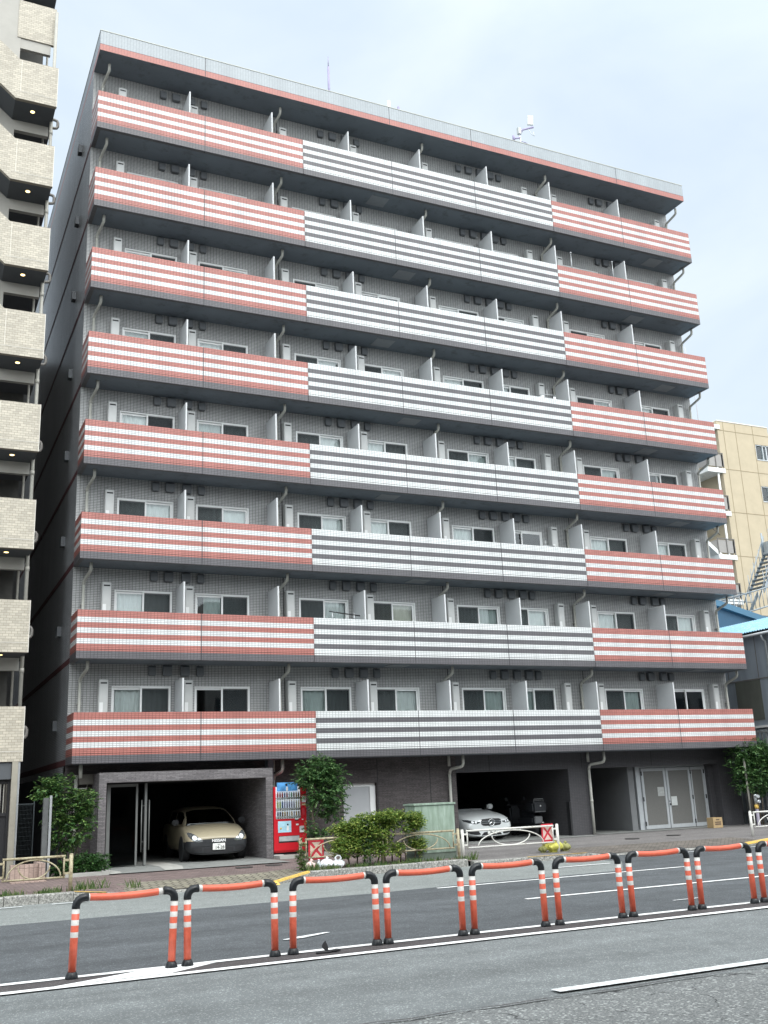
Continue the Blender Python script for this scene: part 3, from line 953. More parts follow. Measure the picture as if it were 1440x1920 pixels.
gwall('passage_wall', paint('passage_plaster', (0.17, 0.175, 0.18), .85, var=.08, scale=1.5), [(18.56, 18.8, 1.5, 5.5, .1, 2.8)], (18.6, 3, .2), 'pale plastered passage wall')
gwall('garage_back_door', paint('grey_steel_door', (0.07, 0.08, 0.09), .6), [(12.2, 13.1, 8.3, 8.39, .2, 2.1)], (12.6, 8.3, .2))
gwall('garage_column', MATS['garage_paint'], [(14.3, 14.42, 6.5, 6.62, .2, 2.8)], (14.3, 6.5, .2))
# brick portal
b = MB()
b.prism([(.70, .12), (.70, 2.56), (5.35, 2.56), (5.35, .12), (5.16, .12), (5.16, 2.31), (.89, 2.31), (.89, .12)], 'y', 0, 1.1)
b.box(5.16, 5.35, 1.1, 8.4, .12, 2.31)
por = part(b, 'portal', porch_tile, (3, 0, .2), label='grey brick garage portal')
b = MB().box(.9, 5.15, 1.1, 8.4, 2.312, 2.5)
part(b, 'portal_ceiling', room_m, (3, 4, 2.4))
# low plinth next to the portal
gwall('plinth', conc, [(5.36, 7.0, -.5, .35, .12, .27), (-.3, .7, -1.75, -1.55, .12, .26)], (6, 0, .2))
dimal = paint('dim_aluminium', (0.17, 0.175, 0.17), .45, metal=.2, var=.08)
# entrance door at the left of the portal
d = part(MB().box(1.0, 1.09, .5, .6, .22, 2.27).box(1.09, 1.75, .52, .58, 2.2, 2.27).box(1.75, 1.8, .5, .6, .22, 2.27).box(1.97, 2.03, .45, .58, .22, 2.27), 'entrance_frame', dimal, (1.4, .55, .2))
g = fix(MB().box(1.09, 1.75, .54, .56, .24, 2.2).build('glass_door', dglass_m, d, at=(1.4, .55, .2)))
h = MB().tube([(1.88, .4, .55), (1.88, .4, 1.85)], .013).tube([(2.08, .4, .6), (2.08, .4, 1.85)], .013).tube([(1.88, .4, 1.7), (1.98, .46, 1.7)], .008).tube([(1.88, .4, .8), (1.98, .46, .8)], .008).build('door_handle', dimal, d, at=(1.4, .55, .2))
gwall('intercom', paint('dark_red_box', (0.05, 0.02, 0.02), .5), [(.892, .93, .35, .5, 1.3, 1.9)], (.9, .4, 1.5))
wd = part(MB().box(1.25, 1.31, 2.4, 2.45, 1.45, 1.85), 'wooden_sign', paint('amber_wood', (0.16, 0.07, 0.02), .6), (1.28, 2.4, 1.6))
# ground-floor shop door with frosted glass
d = part(MB().box(7.9, 8.97, 1.22, 1.3, 1.98, 2.07).box(8.8, 8.97, 1.2, 1.3, .36, 1.98).box(7.9, 7.96, 1.22, 1.3, .36, 1.98), 'side_door', alu, (8.4, 1.25, .4))
g = fix(MB().box(7.96, 8.8, 1.235, 1.25, .36, 1.98).build('frosted_pane', paint('frosted_pane', (0.44, 0.455, 0.47), .35, var=.05, scale=1.5), d, at=(8.4, 1.25, .4)))
h = MB().tube([(8.84, 1.19, .75), (8.84, 1.15, .8), (8.84, 1.15, 1.0), (8.86, 1.19, 1.02)], .012).build('handle', alu, d, at=(8.4, 1.25, .4))
# refuse-room double doors in the right bay
door_al = paint('door_aluminium', (0.42, 0.44, 0.455), .4, var=.06)
door_pl = paint('door_plate', (0.145, 0.143, 0.135), .7, var=.08, scale=30)
YD = 1.55
d = part(MB().box(18.95, 19.14, YD + .02, YD + .12, .2, 2.3).box(19.14, 22.0, YD + .02, YD + .12, 2.23, 2.32).box(21.9, 21.98, YD - .01, YD + .1, .2, 2.23), 'double_door', door_al, (20.5, YD, .2), label='grey metal double doors of the right bay')
for x0, x1 in ((19.15, 20.19), (20.22, 21.29), (21.32, 21.89)):
    fr = MB(); w = .09 if x1 < 21.5 else .05
    fr.box(x0, x0 + w, YD - .03, YD + .02, .22, 2.22); fr.box(x1 - w, x1, YD - .03, YD + .02, .22, 2.22); fr.box(x0 + w, x1 - w, YD - .03, YD + .02, 2.12, 2.22); fr.box(x0 + w, x1 - w, YD - .03, YD + .02, .22, .34)
    fix(fr.build('door_leaf', door_al, d, at=(x0, YD, .2)))
    fix(MB().box(x0 + w, x1 - w, YD - .01, YD + .01, .34, 2.12).build('door_panel', door_pl, d, at=(x0, YD, .2)))
nt_m = paint('paper_notice', (0.40, 0.41, 0.40), .7, var=.2, scale=20)
fix(MB().box(19.8, 20.08, YD - .016, YD - .011, 1.28, 1.58).build('notice', nt_m, d, at=(19.9, YD, 1.4)))
fix(MB().box(20.33, 20.58, YD - .045, YD - .031, .95, 1.25).build('notice_holder', paint('pale_notice', (0.55, 0.57, 0.56), .6), d, at=(20.4, YD, 1.1)))
fix(MB().lathe([(.022, YD - .09), (.03, YD - .075), (.03, YD - .06), (.012, YD - .055), (.012, YD - .03)], (20.26, 0, 1.0), axis='y').lathe([(.018, YD - .045), (.018, YD - .03)], (20.26, 0, 1.1), axis='y').build('handle', black_m, d, at=(20.26, YD, 1)))
hg = MB()
for x in (19.15, 21.3, 21.9):
    for z in (.4, 1.2, 2.05): hg.box(x - .02, x + .02, YD - .05, YD - .031, z - .07, z + .07)
fix(hg.build('hinge', black_m, d, at=(19.15, YD, .3)))
gwall('corner_guard', black_m, [(15.79, 15.859, YW - .015, 1.25, .2, 1.25)], (16, YW, .2))
# ground-floor drainpipes and gas meter box
for px, x2, zb in ((11.41, .22, .2), (16.62, .28, .2), (5.72, .1, .2)):
    b = MB(); b.tube([(0, 0, 0), (0, 0, 2.08)], .045, 10)
    b.tube([(0, 0, 2.05), (.02, -.02, 2.16), (.06, -.06, 2.2), (x2 - .06, -.42, 2.24), (x2 - .02, -.48, 2.27), (x2, -.5, 2.34), (x2, -.5, 2.6)], .047, 10)
    b.tube([(0, 0, 1.0), (0, 0, 1.08)], .054, 10); b.tube([(0, 0, 2.28), (0, 0, 2.6)], .045, 10)
    o = b.build('drainpipe', pipe_m, apt, Vector((px, YW - .1, .2)) - apt.location)
part(MB().tube([(.28, .98, .2), (.28, .98, 2.55)], .05, 10).tube([(.3, .45, 2.45), (.3, .45, 2.8)], .05, 10).tube([(.3, 1.0, 2.2), (.55, 1.0, 2.2), (.58, 1.0, 2.32)], .02, 8), 'drainpipe', pipe_m, (.28, .98, .2))
part(MB().rbox(.34, .72, .85, 1.09, 2.3, 2.56, .01), 'meter_box', paint('meter_box', (0.16, 0.15, 0.13), .6), (.5, 1, 2.3))
part(MB().box(5.5, 5.66, .8, 1.09, 2.2, 2.8), 'duct', soffit, (5.6, 1, 2.5))

# ------------------------------------------------------------------ tan building with stair landings on the left
tanb = thing('tan_building', (-5, 1, .15), 'tan tiled building with stacked open stair landings and warm ceiling lamps at the left edge', 'building')
def tpart(mb, name, mat, at, parent=None):
    return fix(mb.build(name, mat, parent or tanb, at=at))
lamp_m = emit('warm_lamp', (1.0, 0.72, 0.3), 3.2)
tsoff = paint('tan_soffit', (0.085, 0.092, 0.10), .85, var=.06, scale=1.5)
tpipe = paint('tan_pipe', (0.36, 0.35, 0.31), .5, var=.08)
tdim = paint('loop_pipe', (0.2, 0.19, 0.175), .5, var=.1)
tedge = paint('tan_edge_trim', (0.62, 0.59, 0.52), .6, var=.06)
ZB = [2.87 + 2.667 * j for j in range(9)]
zt_ = ZB.pop()
tpart(MB().box(-2.38, -1.28, .46, .56, 24.4, 25.75), 'upper_panel', tan_tile, (-1.24, .46, 24.4))
tpart(MB().box(-2.28, -1.4, .5, .62, 24.05, 24.4).box(-4.6, -2.28, .48, .6, 22.6, 29.0).box(-2.28, -1.3, .5, .6, 26.6, 28), 'upper_plaster', plaster, (-2, .5, 23))
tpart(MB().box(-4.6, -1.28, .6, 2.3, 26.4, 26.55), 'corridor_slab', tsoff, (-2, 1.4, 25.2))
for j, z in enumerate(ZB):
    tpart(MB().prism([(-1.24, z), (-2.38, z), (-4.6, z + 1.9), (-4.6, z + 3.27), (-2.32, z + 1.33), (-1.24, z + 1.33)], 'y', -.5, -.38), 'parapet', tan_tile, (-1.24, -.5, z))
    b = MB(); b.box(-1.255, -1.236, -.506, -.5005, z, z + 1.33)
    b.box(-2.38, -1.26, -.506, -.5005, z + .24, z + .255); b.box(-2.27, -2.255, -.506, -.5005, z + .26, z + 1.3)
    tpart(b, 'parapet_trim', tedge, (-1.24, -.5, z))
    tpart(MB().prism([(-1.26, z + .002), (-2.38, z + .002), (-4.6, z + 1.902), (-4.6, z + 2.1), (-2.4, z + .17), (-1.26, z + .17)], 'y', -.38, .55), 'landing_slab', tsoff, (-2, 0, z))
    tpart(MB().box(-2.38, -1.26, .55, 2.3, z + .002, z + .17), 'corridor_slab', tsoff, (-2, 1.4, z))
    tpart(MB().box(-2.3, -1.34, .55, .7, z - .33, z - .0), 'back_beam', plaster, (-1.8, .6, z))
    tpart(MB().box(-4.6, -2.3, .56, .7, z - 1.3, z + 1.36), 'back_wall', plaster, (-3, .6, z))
    l = tpart(MB().lathe([(.06, -.004), (.075, -.012), (.075, .0)], (-1.86, -.02, z), 14), 'ceiling_lamp', tedge, (-1.86, -.02, z))
    tpart(MB().lathe([(.052, -.0145), (.058, -.0125)], (-1.86, -.02, z), 14), 'lamp_glow', lamp_m, (-1.86, -.02, z), l)
    if j < 8:
        tpart(MB().tube([(-1.4, 1.5, z + .98), (-1.08, 1.5, z + .98), (-1.0, 1.5, z + .96), (-.97, 1.5, z + .9), (-.97, 1.5, z + .76), (-1.0, 1.5, z + .7), (-1.08, 1.5, z + .68), (-1.4, 1.5, z + .68)], .045, 10), 'vent_pipe', tdim, (-1.1, 1.5, z + .8))
tpart(MB().tube([(-1.29, .3, .2), (-1.29, .3, 25.5)], .05, 10), 'drainpipe', tpipe, (-1.29, .3, .2))
b = MB()
for z in ZB: b.tube([(-1.29, .3, z - .42), (-1.29, .3, z - .3)], .06, 10)
tpart(b, 'pipe_collars', tpipe, (-1.29, .3, 5))
tpart(MB().tube([(-1.42, 1.2, .2), (-1.42, 1.2, 25.5)], .035, 8), 'drainpipe', tpipe, (-1.42, 1.2, .2))
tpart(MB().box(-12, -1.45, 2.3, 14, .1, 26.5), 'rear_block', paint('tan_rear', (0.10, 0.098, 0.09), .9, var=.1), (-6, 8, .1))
b = MB()
for z in ZB:
    for i in range(9): b.box(-2.4 + i * .11, -2.385 + i * .11, 2.1, 2.12, z + .17, z + 1.2)
    b.box(-2.42, -1.46, 2.09, 2.13, z + 1.2, z + 1.24)
tpart(b, 'corridor_railing', tsoff, (-2, 2.1, 3))
# its ground floor
tpart(MB().box(-1.47, -1.33, -.5, -.15, .14, 2.868), 'column', paint('column_tan', (0.30, 0.28, 0.23), .7, var=.1), (-1.4, -.4, .14))
tpart(MB().box(-1.325, -1.28, -.47, -.2, .14, 2.868), 'steel_post', silver, (-1.3, -.4, .14))
b = MB()
for i in range(12): b.box(-2.45 + i * .075, -2.43 + i * .075, -.32, -.3, 1.65 if i % 2 else .3, 2.35)
tpart(b, 'gate_bars', paint('gate_bar_cream', (0.33, 0.32, 0.28), .6), (-2, -.3, .3))
tpart(MB().box(-2.6, -1.5, -.3, -.26, .2, 1.6).box(-2.6, -1.5, -.33, -.25, 2.36, 2.45).box(-1.53, -1.48, -.36, -.24, .2, 2.45).box(-2.6, -1.5, -.33, -.25, 1.6, 1.68), 'gate', black_m, (-2, -.3, .2))
tpart(MB().box(-2.6, -1.48, -.45, -.1, 2.46, 2.866), 'gate_lintel', tsoff, (-2, -.3, 2.46))
tag(fix(MB().box(-9, 9, 17, 24, 0, 21).build('rear_light_blocker', paint('rear_grey', (0.12, 0.12, 0.12), .9), None, at=(0, 20, 0))), 'plain dark block added to keep light out of the far end of the narrow passage', 'building')  # added block: stops light entering the passage from its far end
# low brick planter, fence in the passage and shiny post
tag(fix(MB().box(-1.55, -.95, -2.15, -2.0, .17, .55).box(-.95, -.82, -2.3, -1.2, .17, .56).box(-1.56, -.8, -2.45, -2.3, .17, .2).build('planter_wall', tile('pink_planter_tile', [(0.36, 0.27, 0.23)], w=.1, h=.3, gap=.006, joint=(.5, .5, .5), rough=.6), None, at=(-1.1, -2, .17))),
    'low pinkish tiled planter wall behind the leftmost tan guard fence', 'planter')
tag(fix(MB().rbox(-.70, -.645, -1.63, -1.57, .17, 2.03, .006).build('metal_post', silver, None, at=(-.67, -1.6, .17))), 'shiny slim steel post standing left of the leafy tree, in front of the dark passage', 'post')
tag(fix(MB().box(-.83, -.715, -1.6, -1.45, .15, 1.98).build('concrete_post', paint('dim_concrete', (0.10, 0.105, 0.105), .85, var=.2), None, at=(-.77, -1.5, .15))), 'dark grey concrete gatepost beside the shiny steel post', 'post')
b = MB()
for i in range(14):
    b.box(-1.28 + i * .033, -1.276 + i * .033, .5, .505, .25, 1.85)
for i in range(16): b.box(-1.28, -.84, .5, .505, .25 + i * .105, .254 + i * .105)
b.box(-1.3, -.8, .49, .515, 1.85, 1.88); b.box(-.815, -.785, .48, .52, .15, 1.95)
tag(fix(b.build('mesh_fence', paint('fence_dark_green', (0.03, 0.04, 0.045), .6), None, at=(-1, .5, .15))), 'dark wire mesh fence closing the narrow passage between the two buildings', 'fence')

cgl_far = paint('far_windows', (0.05, 0.06, 0.07), .15, var=.1)
# ------------------------------------------------------------------ buildings on the right
def sc_(x, z, y0, y1):
    k = (y1 + 27.403) / (y0 + 27.403)
    return (-4.046 + (x + 4.046) * k, 1.763 + (z - 1.763) * k)
YB = 20.0
bx = lambda x, z: sc_(x, z, 14, YB)
bei = thing('beige_building', (46, YB, 0), 'distant beige panelled building with small windows, right of the striped apartment block', 'building')
beige = paint('beige_render', (0.47, 0.40, 0.285), .9, var=.07, scale=1.2)
btrim = paint('white_balcony_edge', (0.72, 0.72, 0.70), .7, var=.05)
bdark = paint('dark_warm_grey', (0.15, 0.14, 0.13), .8, var=.1)  # dark grey of the railings, recess wall and shed seams
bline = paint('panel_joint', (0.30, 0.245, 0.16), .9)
def bpart(mb, name, mat, parent=None): return fix(mb.build(name, mat, parent or bei, at=(46, YB, 8)))
xl, zt = bx(37.17, 21.6)
xr = bx(41.07, 21)[0]
win = [(bx(39.93, 20.47), bx(41.6, 19.5)), (bx(39.93, 17.93), bx(41.6, 16.97)), (bx(39.93, 15.39), bx(41.6, 14.43))]
b = MB()
zprev = zt
w0, w1 = win[0][0][0], win[0][1][0]
b.face([(xl, YB, 0), (w0, YB, 0), (w0, YB, zt), (xl, YB, zt)])
b.face([(w1, YB, 0), (70, YB, 0), (70, YB, zt - .5), (w1, YB, zt - .5)])
zc = zt - .0
for (a, c) in win:
    b.face([(w0, YB, a[1]), (w1, YB, a[1]), (w1, YB, zc - (.5 if zc == zt else 0)), (w0, YB, zc - (.5 if zc == zt else 0))]); zc = c[1]
b.face([(w0, YB, 0), (w1, YB, 0), (w1, YB, zc), (w0, YB, zc)])
b.face([(w0, YB, zt - .5), (xr, YB, zt - .5), (xr, YB, zt), (w0, YB, zt)])
b.face([(xl, YB, 0), (xl, YB, zt), (xl, YB + 14, zt), (xl, YB + 14, 0)])
b.face([(xl, YB, zt), (xr, YB, zt), (xr, YB + 14, zt), (xl, YB + 14, zt)])
b.face([(xr, YB, zt - .5), (70, YB, zt - .5), (70, YB + 14, zt - .5), (xr, YB + 14, zt - .5)])
b.face([(xr, YB, zt), (xr, YB, zt - .5), (xr, YB + 14, zt - .5), (xr, YB + 14, zt)])
o = b.build('wall', beige, bei, at=(46, YB, 8))
b = MB()
for z in (21.05, 18.71, 16.17, 13.64):
    zz = bx(38, z)[1]; b.box(xl, 60, YB - .012, YB - .001, zz - .02, zz + .02)
for x in (37.62, 38.53, 39.87):
    xx = bx(x, 20)[0]; b.box(xx - .02, xx + .02, YB - .011, YB - .001, 2, zt - .02)
bpart(b, 'panel_joints', bline)
bpart(MB().box(xl - .05, xr + .03, YB - .03, YB + .3, zt, zt + .06), 'coping', btrim)
for (a, c) in win:
    x0, x1, z0, z1 = a[0], c[0], c[1], a[1]
    fr = bpart(MB().box(x0, x0 + .06, YB + .03, YB + .15, z0, z1).box(x0, x1, YB + .03, YB + .15, z1 - .06, z1).box(x0, x1, YB - .03, YB + .15, z0, z0 + .06).box((x0 + x1) / 2 - .04, (x0 + x1) / 2 + .04, YB + .03, YB + .15, z0, z1).box(x0 + .62, x0 + .68, YB + .03, YB + .15, z0, z1), 'window', silver)
    bpart(MB().box(x0 + .06, x1, YB + .1, YB + .11, z0 + .06, z1 - .06), 'pane', glass_m, fr)
    bpart(MB().box(x0 + .05, x0 + .62, YB + .2, YB + .22, z0, z1), 'curtain', curt[0], fr)
    bpart(MB().box(x0, x1, YB + 1, YB + 1.1, z0, z1), 'room', room_m, fr)
# open stair landings on its left side
for j, z in enumerate((21.1, 18.45, 15.93, 13.4, 10.9)):
    x0, zz = bx(36.03, z); x1 = bx(37.34, z)[0]
    bpart(MB().box(x0, x1, YB - .05, YB + 4, zz, zz + .3), 'landing', btrim)
    if j:
        b = MB(); b.box(x0 + .04, x1 - .1, YB, YB + .03, zz + .42, zz + 1.25); b.box(x0 + .04, x0 + .07, YB, YB + 4, zz + .42, zz + 1.25)
        bpart(b, 'railing_board', paint('railing_board', (0.30, 0.285, 0.27), .6, var=.06) if j == 1 else MATS['railing_board'])
        b = MB()
        for xx in (x0 + .02, (x0 + x1) / 2, x1 - .12): b.box(xx, xx + .06, YB - .04, YB - .005, zz + .3, zz + 1.32)
        b.box(x0, x1 - .05, YB - .045, YB, zz + 1.3, zz + 1.36)
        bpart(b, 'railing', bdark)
    bpart(MB().lathe([(.25, -.06), (.28, -.01)], (x0 + .55, YB + 1.3, zz), 14), 'ceiling_lamp', btrim)
xa, za = bx(35.48, 14.33); xb, zb2 = bx(36.32, 13.68)
bpart(MB().prism([(xa - 1.2, za + .95), (xb, zb2), (xb, zb2 - .3), (xa - 1.2, za + .62)], 'y', YB, YB + 1.2), 'stair_flight', btrim)
bpart(MB().tube([(xa - 1.2, YB, za + 2.1), (xb, YB, zb2 + 1.25)], .03, 6), 'stair_rail', bdark)
bpart(MB().tube([(bx(36.88, 9)[0], YB + .1, 2), (bx(36.88, 9)[0], YB + .1, zt - 2)], .07, 8), 'drainpipe', btrim)
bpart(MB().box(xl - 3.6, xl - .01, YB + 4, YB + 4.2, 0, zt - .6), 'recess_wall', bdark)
mx_, mz_ = bx(36.9, 21.6)
tag(MB().tube([(0, 0, 0), (0, 0, 2.2), (-.35, 0, 6.2)], [.04, .03, .015], 6).build('lightning_rod', paint('rod_grey', (0.5, 0.5, 0.52), .5), None, (mx_ - .25, YB + 1, zt - .6)), 'thin pale mast rising beside the beige building roof edge', 'mast')
# dark blue gabled hall
hall = thing('blue_hall', (31, 12, 0), 'dark blue walled hall with a sloping verge behind the corrugated shed', 'hall')
blue_d = paint('dark_blue_cladding', (0.025, 0.085, 0.15), .55, var=.06, scale=2)
blue_t = paint('blue_verge', (0.06, 0.16, 0.25), .5, var=.06)
fix(MB().prism([(27.5, 0), (27.5, 10.85), (34.6, 9.15), (34.6, 0)], 'y', 10, 20).build('wall', blue_d, hall, at=(31, 12, 0)))
fix(MB().prism([(27.3, 11.16), (27.3, 10.86), (34.9, 9.03), (34.9, 9.33)], 'y', 9.8, 20.2).build('roof', blue_t, hall, at=(31, 12, 9)))
# corrugated shed next door
shed = thing('corrugated_shed', (28, 5, 0), 'grey corrugated shed with light blue roof beside the right end of the apartment block', 'shed')
corr = None
def corrug(name, col, n=14.0, axis=1, depth=.02, bands=None):
    m, t = new_mat(name)
    tc = N(t, 'ShaderNodeTexCoord')
    wv = N(t, 'ShaderNodeTexWave', wave_type='BANDS', bands_direction='XYZ'[axis], i_Scale=n / 2, i_Distortion=0.15)
    Lk(t, tc, wv, 3, 0)
    n2 = N(t, 'ShaderNodeTexNoise', i_Scale=1.5, i_Detail=6.0)
    mp = N(t, 'ShaderNodeMapping'); mp.inputs['Scale'].default_value = (2, 2, .3)
    Lk(t, tc, mp, 3, 0); Lk(t, mp, n2, 0, 0)
    r = N(t, 'ShaderNodeMapRange'); r.inputs['From Min'].default_value = .3; r.inputs['From Max'].default_value = .7
    r.inputs['To Min'].default_value = .82; r.inputs['To Max'].default_value = 1.15
    Lk(t, n2, r, 0, 0)
    mx = mixc(t, 'MULTIPLY', 1.0); mx.inputs[6].default_value = (*col, 1); t.links.new(r.outputs[0], mx.inputs[7])
    p = principled(t, None, .55, .0, .4); t.links.new(mx.outputs[2], p.inputs['Base Color'])
    bp = N(t, 'ShaderNodeBump', i_Strength=.8, i_Distance=depth)
    t.links.new(wv.outputs[0], bp.inputs['Height']); t.links.new(bp.outputs[0], p.inputs['Normal'])
    out(t, p); return m
cgrey = corrug('grey_corrugated', (0.25, 0.285, 0.32), 12)
crust = corrug('weathered_corrugated', (0.10, 0.105, 0.085), 12)
SX = 24.5
fix(MB().box(SX, 32, -.9, 13, 0, 6.93).build('wall', cgrey, shed, at=(28, 5, 0)))
fix(MB().box(SX - .02, SX - .002, .85, 2.1, 3.78, 5.23).build('weathered_panel', crust, shed, at=(SX, 1.5, 3.8)))
b = MB().box(SX - .03, SX - .003, -.9, 13, 5.24, 5.28)
for y in (.27, .88, 2.4): b.box(SX - .012, SX - .002, y - .012, y + .012, 5.29, 6.9)
fix(b.build('seam', bdark, shed, at=(SX, 1.5, 5)))
def rfn(side):
    def fn(u, v):
        y = -1.2 + 14.4 * u
        d = .022 * sin(2 * pi * y / .13)
        if side == 0: return (24.15 + (27.0 - 24.15) * v, y, 6.95 + .93 * v + d)
        return (27.0 + 5.3 * v, y, 7.88 - 1.0 * v + d)
    return fn
rf = MB().grid(rfn(0), 900, 1).grid(rfn(1), 60, 1)
fix(rf.build('roof', paint('light_blue_sheet', (0.20, 0.42, 0.56), .45, var=.12, scale=3, dirt=(0.55, 0.62, 0.64), dirt_amt=.35), shed, at=(28, 5, 7)))
fix(MB().tube([(24.2, -1.1, 6.83), (24.2, 13, 6.83)], .05, 8).tube([(24.22, .25, 6.83), (24.3, .25, 6.6), (24.4, .25, 6.55), (24.4, .25, .2)], .04, 8).build('gutter', silver, shed, at=(24.2, 5, 6.8)))
fix(MB().box(24.42, 24.49, .3, 1.9, 3.5, 3.58).build('ledge', btrim, shed, at=(24.4, 1, 3.5)))
b = MB()
for i in range(30): b.box(24.0, 24.03, -2.2 + i * .2, -2.14 + i * .2, .2, 3.4)
b.box(23.98, 24.05, -2.3, 3.8, 3.3, 3.36); b.box(23.98, 24.05, -2.3, 3.8, .5, .56)
tag(fix(b.build('slat_fence', paint('slat_grey', (0.22, 0.23, 0.23), .6), None, at=(24, 0, .2))), 'tall grey slatted fence in front of the corrugated shed', 'fence')
tag(fix(MB().tube([(24.3, -1.9, .2), (24.3, -1.9, 4.0)], .09, 10).build('wooden_pole', paint('pole_wood', (0.22, 0.15, 0.09), .8, var=.2, scale=12), None, at=(24.3, -1.9, .2))), 'weathered brown pole at the right edge in front of the shed', 'pole')
# the far side of the street, behind the camera
opp = [(-40, -18, 13, (0.34, 0.32, 0.29)), (-17.5, -4, 17, (0.42, 0.41, 0.39)), (-3.5, 14, 12, (0.30, 0.27, 0.25)), (14.5, 32, 15, (0.40, 0.39, 0.37)), (33, 60, 11, (0.33, 0.34, 0.35))]
for i, (x0, x1, h, c) in enumerate(opp):
    t = thing('street_building', ((x0 + x1) / 2, -40, 0), ['low grey block across the street, far to the left', 'tall pale block across the street, second from the left', 'brownish block directly across the street', 'wide pale block across the street, right of centre', 'low blue grey block across the street, far right'][i], 'building', 'buildings across the street')
    fix(MB().box(x0, x1, -52, -38, 0, h).build('wall', paint('street_wall', c, .85, var=.1), t, at=(t.location.x, -40, 0)))
    n = int((x1 - x0) / 2.6)
    for k in range(int(h / 3)):
        b = MB()
        for q in range(n): b.box(x0 + .7 + q * 2.6, x0 + 2.3 + q * 2.6, -38.0, -37.97, 1.0 + 3 * k, 2.4 + 3 * k)
        fix(b.build('window_row', cgl_far, t, at=(t.location.x, -40, 0)))
# steel stairs
YS = 14.0
sx = lambda x, z: sc_(x, z, 8, YS)
stl = thing('steel_staircase', (*[sx(32, 9)[0]], YS, 0), 'grey galvanised outdoor staircase with railings above the blue roofs', 'staircase')
galv = paint('galvanised', (0.30, 0.34, 0.37), .45, metal=.5, var=.1)
gald = paint('galvanised_dark', (0.13, 0.16, 0.18), .5, metal=.4, var=.1)
def spart(mb, name, mat): return fix(mb.build(name, mat, stl, at=(stl.location.x, YS, 10)))
A, B_ = sx(31.87, 10.2), sx(33.2, 12.15)
def along(t, dz=0): return (A[0] + (B_[0] - A[0]) * t, A[1] + (B_[1] - A[1]) * t + dz)
for y in (YS, YS - 1.1):
    spart(MB().prism([along(-.05, .12), along(1.02, .12), along(1.02, -.14), along(-.05, -.14)], 'y', y, y + .06), 'stringer', galv)
for i in range(9):
    q = along((i + .5) / 9); spart(MB().box(q[0] - .15, q[0] + .17, YS - 1.04, YS - .0, q[1] - .02, q[1] + .03), 'tread', gald)
for y in (YS, YS - 1.1):
    b = MB(); p0, p1 = along(-.35, .15), along(1.0, 1.0)
    b.tube([(p0[0], y, p0[1]), (p1[0], y, p1[1])], .03, 6)
    for i in range(7):
        q = along(i / 6); h = along(i / 6, .95); b.tube([(q[0], y, q[1]), (h[0], y, h[1])], .02, 6)
    spart(b, 'handrail', galv)
q = sx(33.0, 12.15)
spart(MB().box(q[0] + .05, q[0] + 4, YS - 1.3, YS + .05, q[1] - .15, q[1] + .6), 'landing', paint('landing_grey', (0.42, 0.42, 0.4), .7))
spart(MB().tube([(q[0] - .1, YS - .2, q[1]), (q[0] - .1, YS - .2, q[1] + 1.1)], .05, 6), 'post', galv)
p0, p1 = sx(29.6, 9.6), sx(33.8, 10.75)
b = MB(); pa, pb = Vector((p0[0], YS - .5, p0[1])), Vector((p1[0], YS - 2.2, p1[1]))
b.tube([pa, pb], .035, 6); b.tube([pa - Vector((0, 0, 1.0)), pb - Vector((0, 0, 1.0))], .04, 6)
for i in range(23):
    q = pa.lerp(pb, i / 22); b.tube([q, q - Vector((0, 0, 1.0))], .02, 6)
spart(b, 'terrace_railing', galv)
b = MB(); q0 = sx(29.5, 10.6); q1 = sx(34, 10.6)
for zz in (0, .5, 1.0): b.tube([(q0[0], YS + 2.4, q0[1] - zz), (q1[0], YS + 2.4, q1[1] - zz)], .03, 6)
for i in range(12):
    xx = q0[0] + (q1[0] - q0[0]) * i / 11; b.tube([(xx, YS + 2.4, q0[1] - 1.0), (xx, YS + 2.4, q0[1])], .025, 6)
spart(b, 'rear_railing', galv)
b = MB()
for i in range(7):
    q = along(-.1 - i * .1, -.3); b.box(q[0] - .1, q[0] + .5, YS + .3, YS + 1.6, q[1] - .1 + i * .05, q[1] + i * .05)
spart(MB().prism([along(-.1, .1), along(-.75, .15), along(-.75, -.1), along(-.1, -.15)], 'y', YS - .7, YS - .64), 'stringer', gald)
spart(MB().box(sx(29, 9)[0], sx(36, 9)[0], YS - 2, YS + 2.5, sx(30, 8.55)[1], sx(30, 8.75)[1]), 'deck', gald)

# ------------------------------------------------------------------ rooftop aerials
mast_m = paint('mast_violet_grey', (0.30, 0.27, 0.42), .5, var=.1)
tag(MB().tube([(0, 0, 0), (0, 0, 1.9)], .045, 8).tube([(0, 0, 1.9), (0, 0, 2.35)], [.02, .012], 6).build('lightning_rod', mast_m, None, (8.52, 2.0, 25.9)), 'slim violet grey lightning rod standing alone on the apartment roof', 'mast')
tag(MB().tube([(8.52, 2, 24.6), (8.52, 2, 25.92)], .05, 8).build('mast_socket', mast_m, None), 'short socket pole at the foot of the lightning rod', 'pole')
dish = thing('satellite_dish', (10.8, 1.6, 24.9), 'grey satellite dish just showing over the roof edge', 'satellite dish')
dgm = paint('dish_grey', (0.62, 0.64, 0.65), .4, var=.05)
b = MB(); b.lathe([(.02, .12), (.2, .09), (.36, .02), (.43, -.06), (.42, -.075), (.35, .005), (.19, .075), (.02, .105)], (-.2, .1, 1.1), 24, axis='y'); b.build('reflector', dgm, dish)
MB().tube([(0, .1, -.3), (0, .1, 1.85)], .065, 10).build('pole', dgm, dish)
MB().tube([(0, .05, 1.3), (.3, -.1, 1.3)], .02, 6).tube([(.3, -.1, 1.25), (.3, -.1, 1.55)], .045, 8).tube([(.3, -.1, 1.25), (.32, -.1, .9)], .01, 5).build('feed_arm', mast_m, dish)
aer = thing('panel_aerial', (16.45, 1.5, 24.9), 'white flat panel aerial on a bracketed mast, rightmost on the apartment roof', 'aerial')
